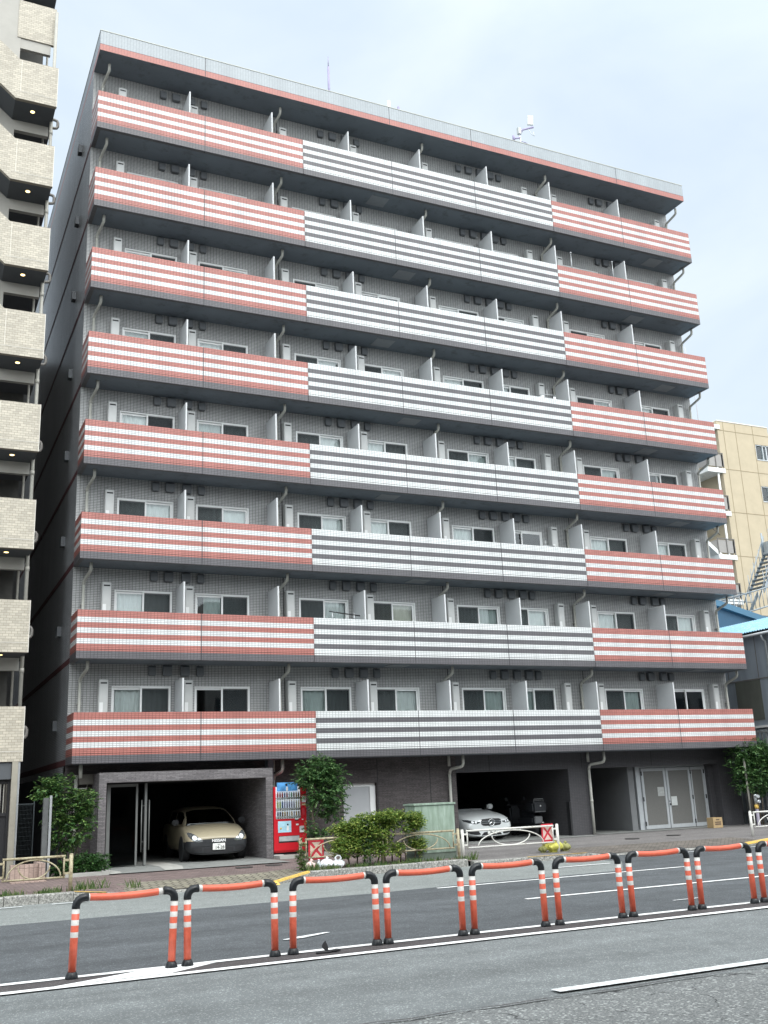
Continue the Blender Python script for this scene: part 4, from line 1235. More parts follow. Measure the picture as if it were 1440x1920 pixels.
MB().tube([(0, 0, -.3), (0, 0, 2.05)], .04, 10).build('mast', dgm, aer)
o = MB().rbox(-.12, .12, -.03, .03, -.25, .25, .015).build('panel', paint('aerial_white', (0.50, 0.52, 0.50), .5, var=.04), aer, (.5, -.1, 2.5)); o.rotation_euler = (R_(-8), R_(6), R_(-25))
MB().box(-.09, .04, -.08, .05, 1.78, 2.06).build('junction_box', MATS['aerial_white'], aer)
MB().tube([(0, 0, 1.75), (.12, -.05, 2.0), (.6, -.12, 2.2)], .04, 8).tube([(0, -.02, 1.62), (-.35, -.08, 1.45)], .03, 6).tube([(-.35, -.08, 1.35), (-.35, -.08, 1.58)], .05, 8).tube([(0, 0, 1.5), (.3, -.05, 1.42)], .015, 5).build('bracket', mast_m, aer)
MB().tube([(.35, -.1, 2.1), (.5, -.12, 1.85), (.62, -.12, 1.8), (.6, -.1, 2.0)], .012, 5).build('cable', dgm, aer)

# ------------------------------------------------------------------ orange lane barriers
OR = (0.66, 0.125, 0.07); WB = (0.62, 0.61, 0.58)
post_m = banded('barrier_post', 2, [(0, OR), (.40, WB), (.455, OR), (.52, WB), (.575, OR), (.64, WB), (.70, WB)], dirt=.22)
bar_m = banded('barrier_bar', 0, [(0, WB), (.06, OR), (.94, WB)], dirt=.16, gen=True)
elb_m = paint('barrier_rubber', (0.012, 0.014, 0.016), .3, var=.2, spec=.35)
def barrier(x0, x1, label, lean=(0, 0), y=-15.42):
    t = thing('lane_barrier', ((x0 + x1) / 2, y, .014), label, 'barrier', 'orange barriers along the median line')
    hw = (x1 - x0) / 2
    for s, ln in ((-1, lean[0]), (1, lean[1])):
        p = MB().tube([(0, 0, .03), (0, 0, .40), (0, 0, .71)], .041, 18).build('post', post_m, t, (s * hw, 0, 0))
        p.rotation_euler = (0, ln, 0)
        MB().lathe([(.068, 0), (.068, .01), (.056, .045), (.047, .065), (.042, .065)], seg=18).build('base', elb_m, p)
        arc = [(0, 0, .69), (0, 0, .715)] + [(-s * (.085 - .085 * cos(a)), 0, .715 + .085 * sin(a)) for a in (R_(22), R_(45), R_(68), R_(90))] + [(-s * .125, 0, .80)]
        MB().tube(arc, .0435, 16).build('elbow', elb_m, p)
    d = hw - .11
    pts = [(-d + 2 * d * i / 12, 0, .80 - .018 * (1 - (2 * i / 12 - 1) ** 2)) for i in range(13)]
    b = MB().tube(pts, .037, 18).build('crossbar', bar_m, t)
    return t
# width of the white cuffs depends on the bar half length, so one shared material measured from the bar centre
BAR = [(-2.19, -1.13), (-.95, .07), (.29, 1.36), (1.51, 2.54), (2.71, 3.77), (3.99, 5.01), (5.19, 6.21), (6.39, 7.37), (7.56, 8.6)]
BL = ['leftmost orange lane barrier, its left post tilted and standing alone on the white paint',
      'orange lane barrier second from the left, below the dark gap left of the beige car',
      'orange lane barrier third from the left, with broken black rubber lying by its left foot',
      'orange lane barrier below the clipped yellow green hedge, fourth from the left',
      'orange lane barrier below the green cabinet, fifth from the left',
      'orange lane barrier below the white guard fence, sixth from the left',
      'orange lane barrier below the grey pillar and drainpipe, seventh from the left',
      'orange lane barrier below the grey metal double doors, eighth from the left',
      'cropped orange lane barrier at the right edge of the picture']
for i, (a, c) in enumerate(BAR): barrier(a, c, BL[i], (R_(1.5), R_(2)) if i == 0 else (random.uniform(-.012, .012), random.uniform(-.012, .012)))
b = MB().tube([(-.05, 0, .015), (.05, -.01, .02), (.1, -.015, .02)], [.012, .02, .012], 6)
b.grid(lambda u, v: (-.06 - .09 * sin(v * 2.6) * .3 + (u - .5) * .075 * sin(pi * min(.96, v * .9 + .1)), .01 * v, .02 + .11 * v), 4, 6)
b.tube([(-.2, -.01, .012), (-.02, -.03, .012)], .012, 6)
tag(b.build('rubber_scrap', black_m, None, (.7, -15.6, .014)), 'torn scrap of black rubber lying on the median line', 'debris')

# ------------------------------------------------------------------ guard fences
tanp = paint('tan_fence_paint', (0.40, 0.355, 0.235), .55, var=.12, scale=9, dirt=(0.13, 0.07, 0.035), dirt_amt=.55)
whip = paint('white_fence_paint', (0.62, 0.61, 0.57), .5, var=.08, scale=8, dirt=(0.25, 0.2, 0.15), dirt_amt=.2)
def fence(name_label, y, posts, mat, span=None, group='arched guard fences along the pavement'):
    """posts = x of each post; one arched panel between each pair"""
    x0 = posts[0]; z0 = pave_z((posts[0] + posts[-1]) / 2, y)
    t = thing('guard_fence', ((posts[0] + posts[-1]) / 2, y, z0), name_label, 'fence', group)
    cx = t.location.x
    for px in posts:
        b = MB().tube([(0, 0, -.05), (0, 0, .68)], .038, 12); b.lathe([(.038, .68), (.03, .695), (.005, .7)], seg=12)
        b.build('post', mat, t, (px - cx, 0, 0))
    for i in range(len(posts) - 1):
        a, c = posts[i] - cx + .11, posts[i + 1] - cx - .11
        b = MB(); b.tube([(a, 0, .655), (c, 0, .655)], .024, 8); b.tube([(a, 0, .26), (c, 0, .26)], .019, 8)
        b.build('rail', mat, t)
        for e, sg in ((a, 1), (c, -1)):
            b = MB(); b.tube([(e + sg * .025, 0, .26), (e + sg * .025, 0, .655)], .018, 8)
            for zz in (.33, .58): b.box(min(e - sg * .09, e + sg * .03), max(e - sg * .09, e + sg * .03), -.015, .015, zz - .02, zz + .02)
            b.build('end_bar', mat, t)
        m, w = (a + c) / 2, (c - a) / 2
        hw = min(w * .86, .95) if w > .7 else w * .86
        b = MB().tube([(m + hw * cos(pi - pi * k / 24), 0, .27 + .345 * sin(pi * k / 24)) for k in range(25)], .015, 8)
        b.tube([(m - hw * .15, 0, .61), (m - hw * .15, 0, .65)], .012, 6).tube([(m + hw * .3, 0, .59), (m + hw * .3, 0, .65)], .012, 6)
        b.build('arch', mat, t)
        uw = hw * .58
        b = MB().tube([(m + uw * cos(pi + pi * k / 20), 0, .50 - .235 * sin(pi * k / 20)) for k in range(21)], .014, 8)
        b.build('hoop', mat, t)
    return t
fence('rusty tan arched guard fence on the left pavement, next to the tall tree', -5.4, [-3.6, -2.13, -.73], tanp)
fence('long rusty tan arched guard fence half hidden by the hedge', -4.6, [4.42, 6.46, 8.5], tanp)
fence('newer white arched guard fence in front of the silver car', -4.58, [8.63, 11.4], whip)
fence('white arched guard fence at the right edge, beside the yellow kerb end', -4.6, [17.92, 20.2, 22.5], whip)
# red cross boards hung on the fences
pl_m = paint('reflector_red', (0.55, 0.035, 0.055), .4, var=.08)
pl_c = paint('reflector_cream', (0.62, 0.50, 0.40), .45, var=.08)
pl_p = paint('reflector_pink', (0.68, 0.52, 0.46), .45, var=.08)
def cross_board(x, y, z, w, h, label, cm):
    t = thing('cross_board', (x, y, z), label, 'warning board', 'red boards with a crossed pattern')
    MB().rbox(-w / 2, w / 2, 0, .012, 0, h, .004).build('board', pl_m, t)
    e = .12 * w; ym = -.0035
    b = MB(); cx, cy = 0, h * .5; k = .09 * w
    # cream triangles left, right, top, bottom between the red arms
    X0, X1, Z0, Z1 = -w / 2 + e, w / 2 - e, h * .12, h * .9
    zc = (Z0 + Z1) / 2
    for tri in (((X0, Z0 + k * 1.4), (-k * 1.1, zc), (X0, Z1 - k * 1.4)), ((X1, Z0 + k * 1.4), (X1, Z1 - k * 1.4), (k * 1.1, zc)), ((X0 + k, Z1), (0, zc + k * 1.3), (X1 - k, Z1)), ((X0 + k, Z0), (X1 - k, Z0), (0, zc - k * 1.3))):
        b.prism(tri, 'y', ym, -.0005)
    fix(b.build('reflector', cm, t))
    MB().tube([(-w * .3, .01, h - .01), (-w * .3, -.02, h + .05)], .008, 5).tube([(w * .3, .01, h - .01), (w * .3, -.02, h + .05)], .008, 5).build('hook', black_m, t)
cross_board(4.83, -4.52, .36, .38, .43, 'red board with beige crossed pattern, hung on the tan fence beside the white rubbish bags', pl_c)
cross_board(11.16, -4.5, .40, .36, .44, 'red board with pink crossed pattern, hung on the white fence above the yellow netting', pl_p)

# ------------------------------------------------------------------ green cabinet
cab = thing('utility_cabinet', (8.05, -4.05, .17), 'weathered pale green utility cabinet between hedge and white fence', 'cabinet')
gcab = paint('cabinet_green', (0.215, 0.285, 0.225), .6, var=.16, scale=4, dirt=(0.34, 0.42, 0.36), dirt_amt=.6, stretch=(1.8, 1.8, .35))
MB().rbox(-.54, .57, -.22, .32, .14, 1.26, .012).build('body', gcab, cab)
MB().rbox(-.57, .60, -.25, .35, 1.262, 1.31, .008).build('lid', gcab, cab)
MB().box(-.56, .58, -.2, .3, -.05, .139).build('base', paint('cabinet_base', (0.15, 0.19, 0.155), .7, var=.2, scale=6), cab)
MB().box(-.352, -.345, -.224, -.2205, .2, 1.24).box(-.48, -.41, -.226, -.2205, 1.0, 1.14).box(-.38, -.365, -.226, -.2205, .95, 1.1).build('door_gap', paint('cabinet_gap', (0.10, 0.14, 0.115), .7), cab)
MB().box(.585, .75, -.2, .2, -.02, .42).build('side_block', conc, cab)

# ------------------------------------------------------------------ rubbish bags, net and small things
def bag(name, label, loc, s, mat, seed, loop=False, cat='rubbish bag', group=None):
    r = random.Random(seed)
    t = thing(name, loc, label, cat, group)
    ph = [r.uniform(0, 6) for _ in range(8)]
    def fn(u, v):
        a = 2 * pi * u
        prof = (sin(pi * min(1, v * .92 + .0)) ** .55) * (1 - .35 * v) if v < .995 else 0.06
        prof = max(prof, .1 if v > .8 else .0) if v < .9 else .09
        if v < .02: prof = .55
        k = 1 + .13 * sin(3 * a + ph[0]) * v + .09 * sin(7 * a + ph[1] + 4 * v) + .06 * sin(11 * a + ph[2] - 6 * v) + .04 * sin(17 * a + ph[4])
        return (s[0] * prof * k * cos(a), s[1] * prof * k * sin(a), s[2] * (v ** .9) * (1 + .12 * sin(2 * a + ph[3]) * v))
    MB().grid(fn, 56, 20).build('sack', mat, t)
    if loop:
        MB().tube([(-.045, 0, s[2] * .9), (-.07, 0, s[2] + .05), (-.02, 0, s[2] + .09), (.04, 0, s[2] + .085), (.075, 0, s[2] + .04), (.04, 0, s[2] * .9)], [.03, .02, .018, .018, .02, .03], 8).build('handle', mat, t)
    else:
        MB().tube([(0, 0, s[2] * .86), (.015, 0, s[2] * 1.02), (.035, .01, s[2] * 1.12)], [.03, .02, .04], 8).build('knot', mat, t)
    return t
wbag = paint('white_plastic_bag', (0.74, 0.76, 0.78), .35, var=.08, scale=14)
pbag = paint('pink_print_bag', (0.70, 0.58, 0.55), .4, var=.1, scale=14, dirt=(0.55, 0.16, 0.12), dirt_amt=.5)
cbag = paint('clear_plastic', (0.62, 0.68, 0.71), .25, var=.1, scale=14)
zb_ = pave_z(5, -4.8)
bag('rubbish_bag', 'white rubbish bag with an upright handle loop, nearest the hedge', (5.24, -4.82, zb_), (.17, .15, .19), wbag, 1, True, group='rubbish bags behind the kerb')
bag('rubbish_bag', 'white rubbish bag with a pointed knot between two others behind the kerb', (4.96, -4.8, zb_), (.18, .15, .22), wbag, 4, group='rubbish bags behind the kerb')
bag('rubbish_bag', 'pinkish printed rubbish bag beside the ivy covered tan post', (4.58, -4.8, zb_), (.15, .13, .2), pbag, 9, group='rubbish bags behind the kerb')
t = thing('plastic_bottle', (4.76, -4.84, zb_), 'small clear bottle standing between the pink and white rubbish bags', 'bottle')
MB().lathe([(.04, 0), (.045, .02), (.045, .13), (.02, .175), (.016, .2)], seg=14).build('body', cbag, t); MB().lathe([(.02, .2), (.02, .225)], seg=12).build('cap', wbag, t)
net = paint('yellow_net', (0.52, 0.50, 0.10), .7, var=.3, scale=40, dirt=(0.33, 0.32, 0.06), dirt_amt=.4)
olive = paint('olive_net', (0.25, 0.25, 0.09), .8, var=.3, scale=40)
bag('netting', 'heap of crumpled yellow litter netting at the foot of the white fence', (11.35, -4.45, pave_z(11.3, -4.4)), (.30, .2, .27), net, 21, cat='netting')
bag('netting', 'small olive net bundle left of the yellow netting heap', (11.05, -4.4, pave_z(11, -4.4)), (.13, .12, .17), olive, 22, cat='netting')
bag('netting', 'slumped olive net bundle right of the white fence end post', (11.72, -4.4, pave_z(11.7, -4.4)), (.2, .14, .2), olive, 23, cat='netting')
crate = thing('crate', (20.95, .2, pave_z(20.9, .2)), 'small tan cardboard-coloured bottle crate on the ground by the double doors', 'crate')
crm = paint('crate_tan', (0.38, 0.27, 0.14), .6, var=.1)
MB().box(-.2, .2, -.15, -.135, 0, .33).box(-.2, .2, .135, .15, 0, .33).box(-.2, -.185, -.135, .135, 0, .33).box(.185, .2, -.135, .135, 0, .33).box(-.185, .185, -.135, .135, 0, .015).build('shell', crm, crate)
MB().box(-.07, .07, -.154, -.1505, .24, .28).box(-.13, .13, -.154, -.1505, .09, .14).box(-.13, .13, -.154, -.1505, .16, .2).build('hand_slots', paint('crate_print', (0.12, 0.08, 0.05), .7), crate)
sp_ = thing('fire_inlet', (22.35, -.35, .2), 'short silver twin-headed fire inlet post with a yellow collar by the right tree', 'hydrant')
MB().lathe([(.075, 0), (.075, .02), (.055, .03), (.055, .55)], seg=16).build('post', paint('purple_grey_post', (0.22, 0.2, 0.25), .5), sp_)
MB().lathe([(.064, .55), (.064, .68)], seg=16).build('collar', yellow_m, sp_)
MB().lathe([(.05, .68), (.05, 1.0), (.02, 1.02)], seg=14).tube([(0, -.02, .78), (.02, -.16, .78)], .055, 12).tube([(0, -.02, .94), (-.02, -.16, .95)], .055, 12).build('head', silver, sp_)
tag(MB().tube([(0, 0, 0), (0, 0, 2.2)], .035, 8).build('support_post', paint('post_beige', (0.22, 0.21, 0.18), .6), None, (22.3, -.1, .2)), 'thin beige pipe standing beside the fire inlet at the wall corner', 'post')
# balcony odds and ends
def pole_on(k, x0, x1, y, z, label, mat, slope=0):
    t = thing('drying_pole', ((x0 + x1) / 2, y, z), label, 'drying pole', 'laundry poles on the balconies')
    h = (x1 - x0) / 2
    MB().tube([(-h, 0, -slope), (h, 0, slope)], .018, 8).build('rod', mat, t)
    for xx in (-h * .8, h * .6): MB().tube([(xx, 0, -slope * .8), (xx, .0, -.30)], .014, 6).tube([(xx, 0, -.3), (xx, .02, -1.2)], .012, 6).build('bracket', silver, t)
pole_on(1, 7.3, 8.3, .35, TOP[1] + .22, 'dark laundry pole on the second balcony row, left end of the grey parapet', black_m, -.05)
pole_on(2, 1.2, 2.6, .4, TOP[2] + .08, 'white laundry pole over the leftmost red parapet, third balcony row', wbag)
pole_on(3, 1.3, 2.5, .5, TOP[3] + .12, 'silver laundry pole over the leftmost red parapet, fourth balcony row', silver)
pole_on(3, 3.9, 4.9, .45, TOP[3] + .06, 'white laundry pole on the second flat from the left, fourth balcony row', wbag, -.05)
pole_on(4, 1.5, 2.3, .5, TOP[4] + .07, 'pale laundry pole over the leftmost red parapet, fifth balcony row', silver)
def hanger(x, y, z, label, cols):
    t = thing('laundry_rack', (x, y, z), label, 'laundry')
    b = MB(); b.tube([(-.3, 0, 0), (.3, 0, .03)], .012, 6); b.tube([(-.3, .25, 0), (.3, .25, .03)], .012, 6); b.tube([(-.3, 0, 0), (-.3, .25, 0)], .012, 6); b.tube([(.3, 0, .03), (.3, .25, .03)], .012, 6); b.tube([(0, .1, 0), (0, .1, .25)], .01, 6)
    b.build('frame', silver, t)
    for i, c in enumerate(cols):
        xx = -.25 + .5 * i / max(1, len(cols) - 1)
        MB().grid(lambda u, v: (xx + (u - .5) * .1, .02 * sin(5 * v + i), -.02 - .35 * v), 3, 4).build('garment', c, t)
orange_c = paint('orange_cloth', (0.55, 0.25, 0.10), .9); purple_c = paint('purple_cloth', (0.25, 0.17, 0.24), .9)
hanger(15.3, .35, TOP[2] + .1, 'laundry rack with orange cloths above the grey parapet, third balcony row', [orange_c, purple_c, orange_c])
hanger(18.6, .35, TOP[5 - 1] + .14, 'laundry rack with purple and white cloths above the right red parapet, fifth row', [purple_c, wbag, purple_c, wbag])
hanger(15.9, .35, TOP[4] + .28, 'white folded laundry rack above the grey parapet, fifth balcony row', [wbag, wbag])
for x, lab in ((17.35, 'thin upright drying-pole arm near the partition, seventh balcony row right'), (19.25, 'thin upright drying-pole arm further right, seventh balcony row')):
    t = thing('pole_arm', (x, .2, TOP[6]), lab, 'pole bracket', 'upright pole arms on the balcony rail')
    MB().tube([(0, 0, -.05), (0, 0, .75)], .014, 6).lathe([(.005, .72), (.04, .75), (.04, .77), (.005, .8)], seg=10).build('arm', silver, t)
    MB().box(-.06, .2, -.05, .05, 0, .06).tube([(0, 0, .05), (.18, 0, .1)], .015, 6).build('clamp', silver, t)

# ------------------------------------------------------------------ vending machine
vend = thing('vending_machine', (5.84, .0, .28), 'bright red drinks vending machine with lit rows of bottles, standing right of the brick portal', 'vending machine')
red_m = paint('vending_red', (0.56, 0.012, 0.022), .35, var=.06, scale=3)
red_l = paint('vending_red_light', (0.60, 0.05, 0.07), .4, var=.05)
wht_m = paint('vending_white', (0.78, 0.78, 0.77), .4, var=.04)
U = .00122
def vx(px): return -.47 + (px - 155) * U
def vz(py): return 2.05 - .28 - (py - 240) * U
b = MB(); b.rbox(-.47, .47, .02, .68, .05, 1.77, .012)
b.build('body', red_m, vend)
MB().rbox(-.455, .455, .1, .66, -.06, .048, .005).build('base', black_m, vend)
MB().box(-.47, -.2, .0, .12, -.085, -.0).box(.3, .46, .0, .12, -.085, -.0).build('foot', wht_m, vend)
# front door frame in relief
MB().box(vx(205) - .03, vx(205), -.012, .019, vz(935), 1.765).box(vx(790), vx(925) + .003, -.012, .019, vz(935), 1.765).box(vx(155), vx(925), -.012, .019, .1, vz(935)).box(vx(155), vx(205) - .03, -.012, .019, vz(935), 1.765).build('door', red_m, vend)
lit_panel, t_ = new_mat('display_backlight')
p_ = principled(t_, (0.75, 0.8, 0.85), .6); p_.inputs['Emission Color'].default_value = (0.85, 0.93, 1, 1); p_.inputs['Emission Strength'].default_value = .3; out(t_, p_)
dis = MB().box(vx(205), vx(790), .0195, .03, vz(935), 1.765).build('display', lit_panel, vend)
for z0, z1 in ((475, 520), (705, 760), (880, 930)):
    MB().box(vx(205), vx(785), -.009, .019, vz(z1), vz(z0)).build('shelf', wht_m, dis)
    b = MB()
    for i in range(10): b.lathe([(.001, -.0135), (.014, -.0125), (.014, -.0095)], (vx(255 + i * 55), 0, vz(z1) + .012), 10, axis='y')
    b.build('buttons', black_m, dis)
sky_p = paint('poster_blue', (0.10, 0.33, 0.66), .4, var=.55, scale=5)
pale_p = paint('poster_pale', (0.42, 0.68, 0.80), .4, var=.3, scale=4)
MB().box(vx(232), vx(715), -.03, -.015, vz(340), vz(150)).build('poster', sky_p, dis)
pf = MB().prism([(vx(445), vz(335)), (vx(490), vz(335)), (vx(492), vz(260)), (vx(470), vz(235)), (vx(448), vz(265))], 'y', -.032, -.0305)
pf.build('poster_figure', wht_m, dis)
MB().lathe([(.001, -.0335), (.032, -.0325), (.032, -.0305)], (vx(455), 0, vz(200)), 14, axis='y').build('poster_head', black_m, dis)
cols = [paint('can_' + n, c, .3, var=.25, scale=20) for n, c in (('red', (0.4, 0.02, 0.02)), ('dark_red', (0.16, 0.02, 0.02)), ('green', (0.08, 0.30, 0.12)), ('cream', (0.6, 0.55, 0.4)), ('brown', (0.22, 0.10, 0.04)), ('blue', (0.12, 0.2, 0.42)), ('white', (0.65, 0.68, 0.7)), ('lime', (0.45, 0.55, 0.12)), ('navy', (0.05, 0.06, 0.13)), ('amber', (0.5, 0.28, 0.07)), ('mauve', (0.35, 0.33, 0.45)))]
capm = [paint('cap_dark', (0.03, 0.03, 0.03), .4), paint('cap_orange', (0.5, 0.2, 0.03), .4), wht_m]
def bottle_me(ci, h, tall):
    r = .021
    prof = [(r * .9, 0), (r, .006), (r, h * .68), (r * .45, h * .86), (r * .4, h * .9)] if tall else [(r * .9, 0), (r, .006), (r, h * .9), (r * .8, h * .93)]
    return MB().lathe(prof, seg=10).lathe([(r * .48, h * .9), (r * .48, h)], seg=10, mi=1).mesh('sample_bottle', [cols[ci], capm[ci % 3]])
rows = [(475, .14, [0, 0, 0, 5, 0, 6, 2, 1, 9, 4], True), (705, .205, [7, 7, 5, 10, 10, 10, 10, 10, 3, 3], True), (880, .125, [8, 8, 4, 9, 4, 6, 9, 10, 9, 4], False)]
for z, h, cc, tall in rows:
    for i, ci in enumerate(cc):
        link('sample_bottle', bottle_me(ci, h, tall), dis, (vx(255 + i * 55), -.004 + .0, vz(z) + .001))
MB().box(vx(205), vx(790), -.034, -.0335, vz(930), vz(345)).build('display_glass', glass('display_glass', (.96, .97, .97), .0), vend)
MB().box(vx(250), vx(560), -.018, -.0125, vz(1225), vz(985)).build('advert_panel', pale_p, vend)
b = MB().prism([(vx(450), vz(1190)), (vx(505), vz(1190)), (vx(500), vz(1100)), (vx(475), vz(1080)), (vx(455), vz(1100))], 'y', -.02, -.0185)
b.build('advert_figure', wht_m, vend)
MB().lathe([(.001, -.022), (.024, -.021), (.024, -.0185)], (vx(478), 0, vz(1060)), 12, axis='y').build('advert_head', black_m, vend)
MB().lathe([(.001, -.022), (.03, -.021), (.03, -.0185)], (vx(315), 0, vz(1140)), 7, axis='y').build('advert_flower', yellow_m, vend)
fl = MB().rbox(vx(270), vx(745), -.03, -.013, vz(1415), vz(1310), .006).build('delivery_flap', paint('flap_silver', (0.42, 0.43, 0.43), .3, var=.2, scale=9), vend)
MB().box(vx(262), vx(752), -.014, -.0125, vz(1445), vz(1300)).build('flap_recess', black_m, vend)
MB().box(vx(820), vx(915), -.016, -.0125, vz(600), vz(458)).build('notice', wht_m, vend)
MB().box(vx(835), vx(900), -.018, -.0165, vz(525), vz(510)).build('notice_print', black_m, vend)
MB().box(vx(872), vx(903), -.018, -.0165, vz(552), vz(538)).build('notice_print', black_m, vend)
MB().box(vx(820), vx(917), -.016, -.0125, vz(660), vz(625)).build('price_strip', paint('cream_strip', (0.7, 0.58, 0.35), .5), vend)
MB().box(vx(830), vx(892), -.016, -.0125, vz(870), vz(720)).build('side_panel', red_l, vend)
MB().lathe([(.045, -.0125), (.05, -.018), (.042, -.018), (.04, -.0125)], (vx(862), 0, vz(262)), 20, axis='y').build('round_emblem', red_l, vend)
MB().box(vx(650), vx(735), -.018, -.0125, vz(960), vz(930)).build('note_slot', wht_m, vend)
MB().box(vx(650), vx(735), -.017, -.0125, vz(985), vz(961)).build('coin_slot', black_m, vend)
MB().lathe([(.03, -.0125), (.034, -.017), (.024, -.017), (.022, -.0125)], (vx(700), 0, vz(1065)), 16, axis='y').build('coin_return', red_l, vend)
MB().box(vx(675), vx(735), -.0175, -.0172, vz(1085), vz(1055)).build('return_label', wht_m, vend)
MB().rbox(vx(755), vx(865), -.03, -.0125, vz(1245), vz(1105), .006).build('card_reader', heater_m, vend)
MB().box(vx(762), vx(860), -.032, -.0305, vz(1240), vz(1200)).build('reader_label', wht_m, vend)
MB().box(vx(815), vx(850), -.018, -.0125, vz(975), vz(955)).build('lever', wht_m, vend)

# ------------------------------------------------------------------ vehicles
def car_body(stations, L, sub=2):
    """half sections mirrored, capped and smoothed. each station: (y, [(x,z) x6 from the sill centre up to the crown])"""
    bm = bmesh.new(); rings = []
    for y, pts in stations:
        ring = []
        for x, z in pts: ring.append(bm.verts.new((x, y, z)))
        for x, z in reversed(pts[1:-1]): ring.append(bm.verts.new((-x, y, z)))
        rings.append(ring)
    n = len(rings[0])
    for a, c in zip(rings, rings[1:]):
        for i in range(n):
            j = (i + 1) % n
            bm.faces.new((a[i], a[j], c[j], c[i]))
    m = len(stations[0][1])
    for ring, flip in ((rings[0], False), (rings[-1], True)):
        # quads across the end: pair left and right points
        right = ring[:m]; left = [ring[0]] + list(reversed(ring[m:])) + [ring[m - 1]]
        for i in range(m - 1):
            q = [right[i], right[i + 1], left[i + 1], left[i]]
            q2 = []
            for v in q:
                if v not in q2: q2.append(v)
            if len(q2) >= 3: bm.faces.new(q2)
    bmesh.ops.recalc_face_normals(bm, faces=bm.faces)
    me = bpy.data.meshes.new('tmp'); bm.to_mesh(me); bm.free()
    o = bpy.data.objects.new('tmp', me); COL.objects.link(o)
    md = o.modifiers.new('s', 'SUBSURF'); md.levels = sub; md.render_levels = sub
    dg = bpy.context.evaluated_depsgraph_get()
    r = bpy.data.meshes.new_from_object(o.evaluated_get(dg))
    bpy.data.objects.remove(o)
    for p in r.polygons: p.use_smooth = True
    return r
class Shell:
    def __init__(s, me):
        s.t = BVHTree.FromPolygons([v.co.copy() for v in me.vertices], [tuple(p.vertices) for p in me.polygons])
    def front(s, x, z, off=.006):
        h = s.t.ray_cast(Vector((x, -3, z)), Vector((0, 1, 0)))
        return (x, (h[0].y if h[0] else 1.2) - off, z)
    def side(s, y, z, sgn, off=.004):
        h = s.t.ray_cast(Vector((sgn * 3, y, z)), Vector((-sgn, 0, 0)))
        return ((h[0].x if h[0] else 0) + sgn * off, y, z)
    def top(s, x, y, off=.004):
        h = s.t.ray_cast(Vector((x, y, 4)), Vector((0, 0, -1)))
        return (x, y, (h[0].z if h[0] else 0) + off)
def fpatch(sh, cols_, n=3, m=3, off=.006):
    """patch on the nose: columns (x, zlow, zhigh), interpolated smoothly"""
    def fn(u, v):
        k = u * (len(cols_) - 1); i = min(int(k), len(cols_) - 2); f = k - i
        a, c = cols_[i], cols_[i + 1]
        x = a[0] + (c[0] - a[0]) * f; zl = a[1] + (c[1] - a[1]) * f; zh = a[2] + (c[2] - a[2]) * f
        return sh.front(x, zl + (zh - zl) * v, off)
    return MB().grid(fn, (len(cols_) - 1) * n, m)
def mirror_cols(c): return [(-x, a, b_) for x, a, b_ in reversed(c)]
def split(me, test):
    """divide a smoothed body into two meshes by face centre"""
    out_ = []
    for want in (False, True):
        b = MB(); idx = {}
        for p in me.polygons:
            c = sum((me.vertices[i].co for i in p.vertices), Vector()) / len(p.vertices)
            if bool(test(c)) != want: continue
            f = []
            for i in p.vertices:
                if i not in idx: idx[i] = len(b.v); b.v.append(tuple(me.vertices[i].co))
                f.append(idx[i])
            b.f.append(tuple(f)); b.mi.append(0); b.sm.append(True)
        out_.append(b)
    return out_
tyre_m = paint('tyre_rubber', (0.018, 0.018, 0.02), .8, var=.2)
rim_m = paint('wheel_rim_dark', (0.05, 0.055, 0.06), .45, metal=.5)
rimb_m = paint('wheel_rim_bright', (0.45, 0.46, 0.47), .3, metal=.8)
cgl = glass('car_glass', (0.10, 0.12, 0.125), .03)
lamp_glass = paint('headlamp_chrome', (0.62, 0.66, 0.68), .12, metal=.85, var=.35, scale=14)
lamp_white = paint('headlamp_lens', (0.80, 0.83, 0.84), .1, var=.1, scale=10)
plate_m = paint('plate_white', (0.75, 0.76, 0.72), .5, var=.03)
plast = paint('bumper_black', (0.022, 0.024, 0.027), .5, var=.1)
seat_m = paint('seat_dark', (0.03, 0.03, 0.03), .8)
def wheels(car, w, ys, r, rim):
    for y in ys:
        for s in (-1, 1):
            wh = link('wheel', None, car, (s * (w - .1), y, r))
            MB().lathe([(r * .62, -.1), (r * .9, -.105), (r, -.08), (r, .08), (r * .9, .105), (r * .62, .1)], seg=28, axis='x').build('tyre', tyre_m, wh)
            b = MB(); o = s * .1
            b.lathe([(r * .64, o - s * .03), (r * .62, o), (r * .56, o - s * .01), (r * .52, o - s * .05)], seg=28, axis='x')
            b.lathe([(.03, o - s * .05), (.05, o - s * .012), (.02, o - s * .005)], seg=12, axis='x')
            for k in range(7):
                a = 2 * pi * k / 7
                b.tube([(o - s * .02, .03 * cos(a), .03 * sin(a)), (o - s * .018, r * .58 * cos(a), r * .58 * sin(a))], [.022, .028], 6)
            fix(b.build('rim', rim, wh))
def greenhouse(car, gm, body_mat, st, frac_w, side_cuts):
    """glass house from a second smoothed shell; faces split into glass and painted pillars"""
def txt(s, size, mat, parent, loc, depth=.003, bold=0.0, squash=1.0, name='lettering', rz=0):
    o = link(name, text_mesh(s, size, mat, depth, bold, squash), parent, loc)
    o.rotation_euler = (0, 0, rz)
    return o

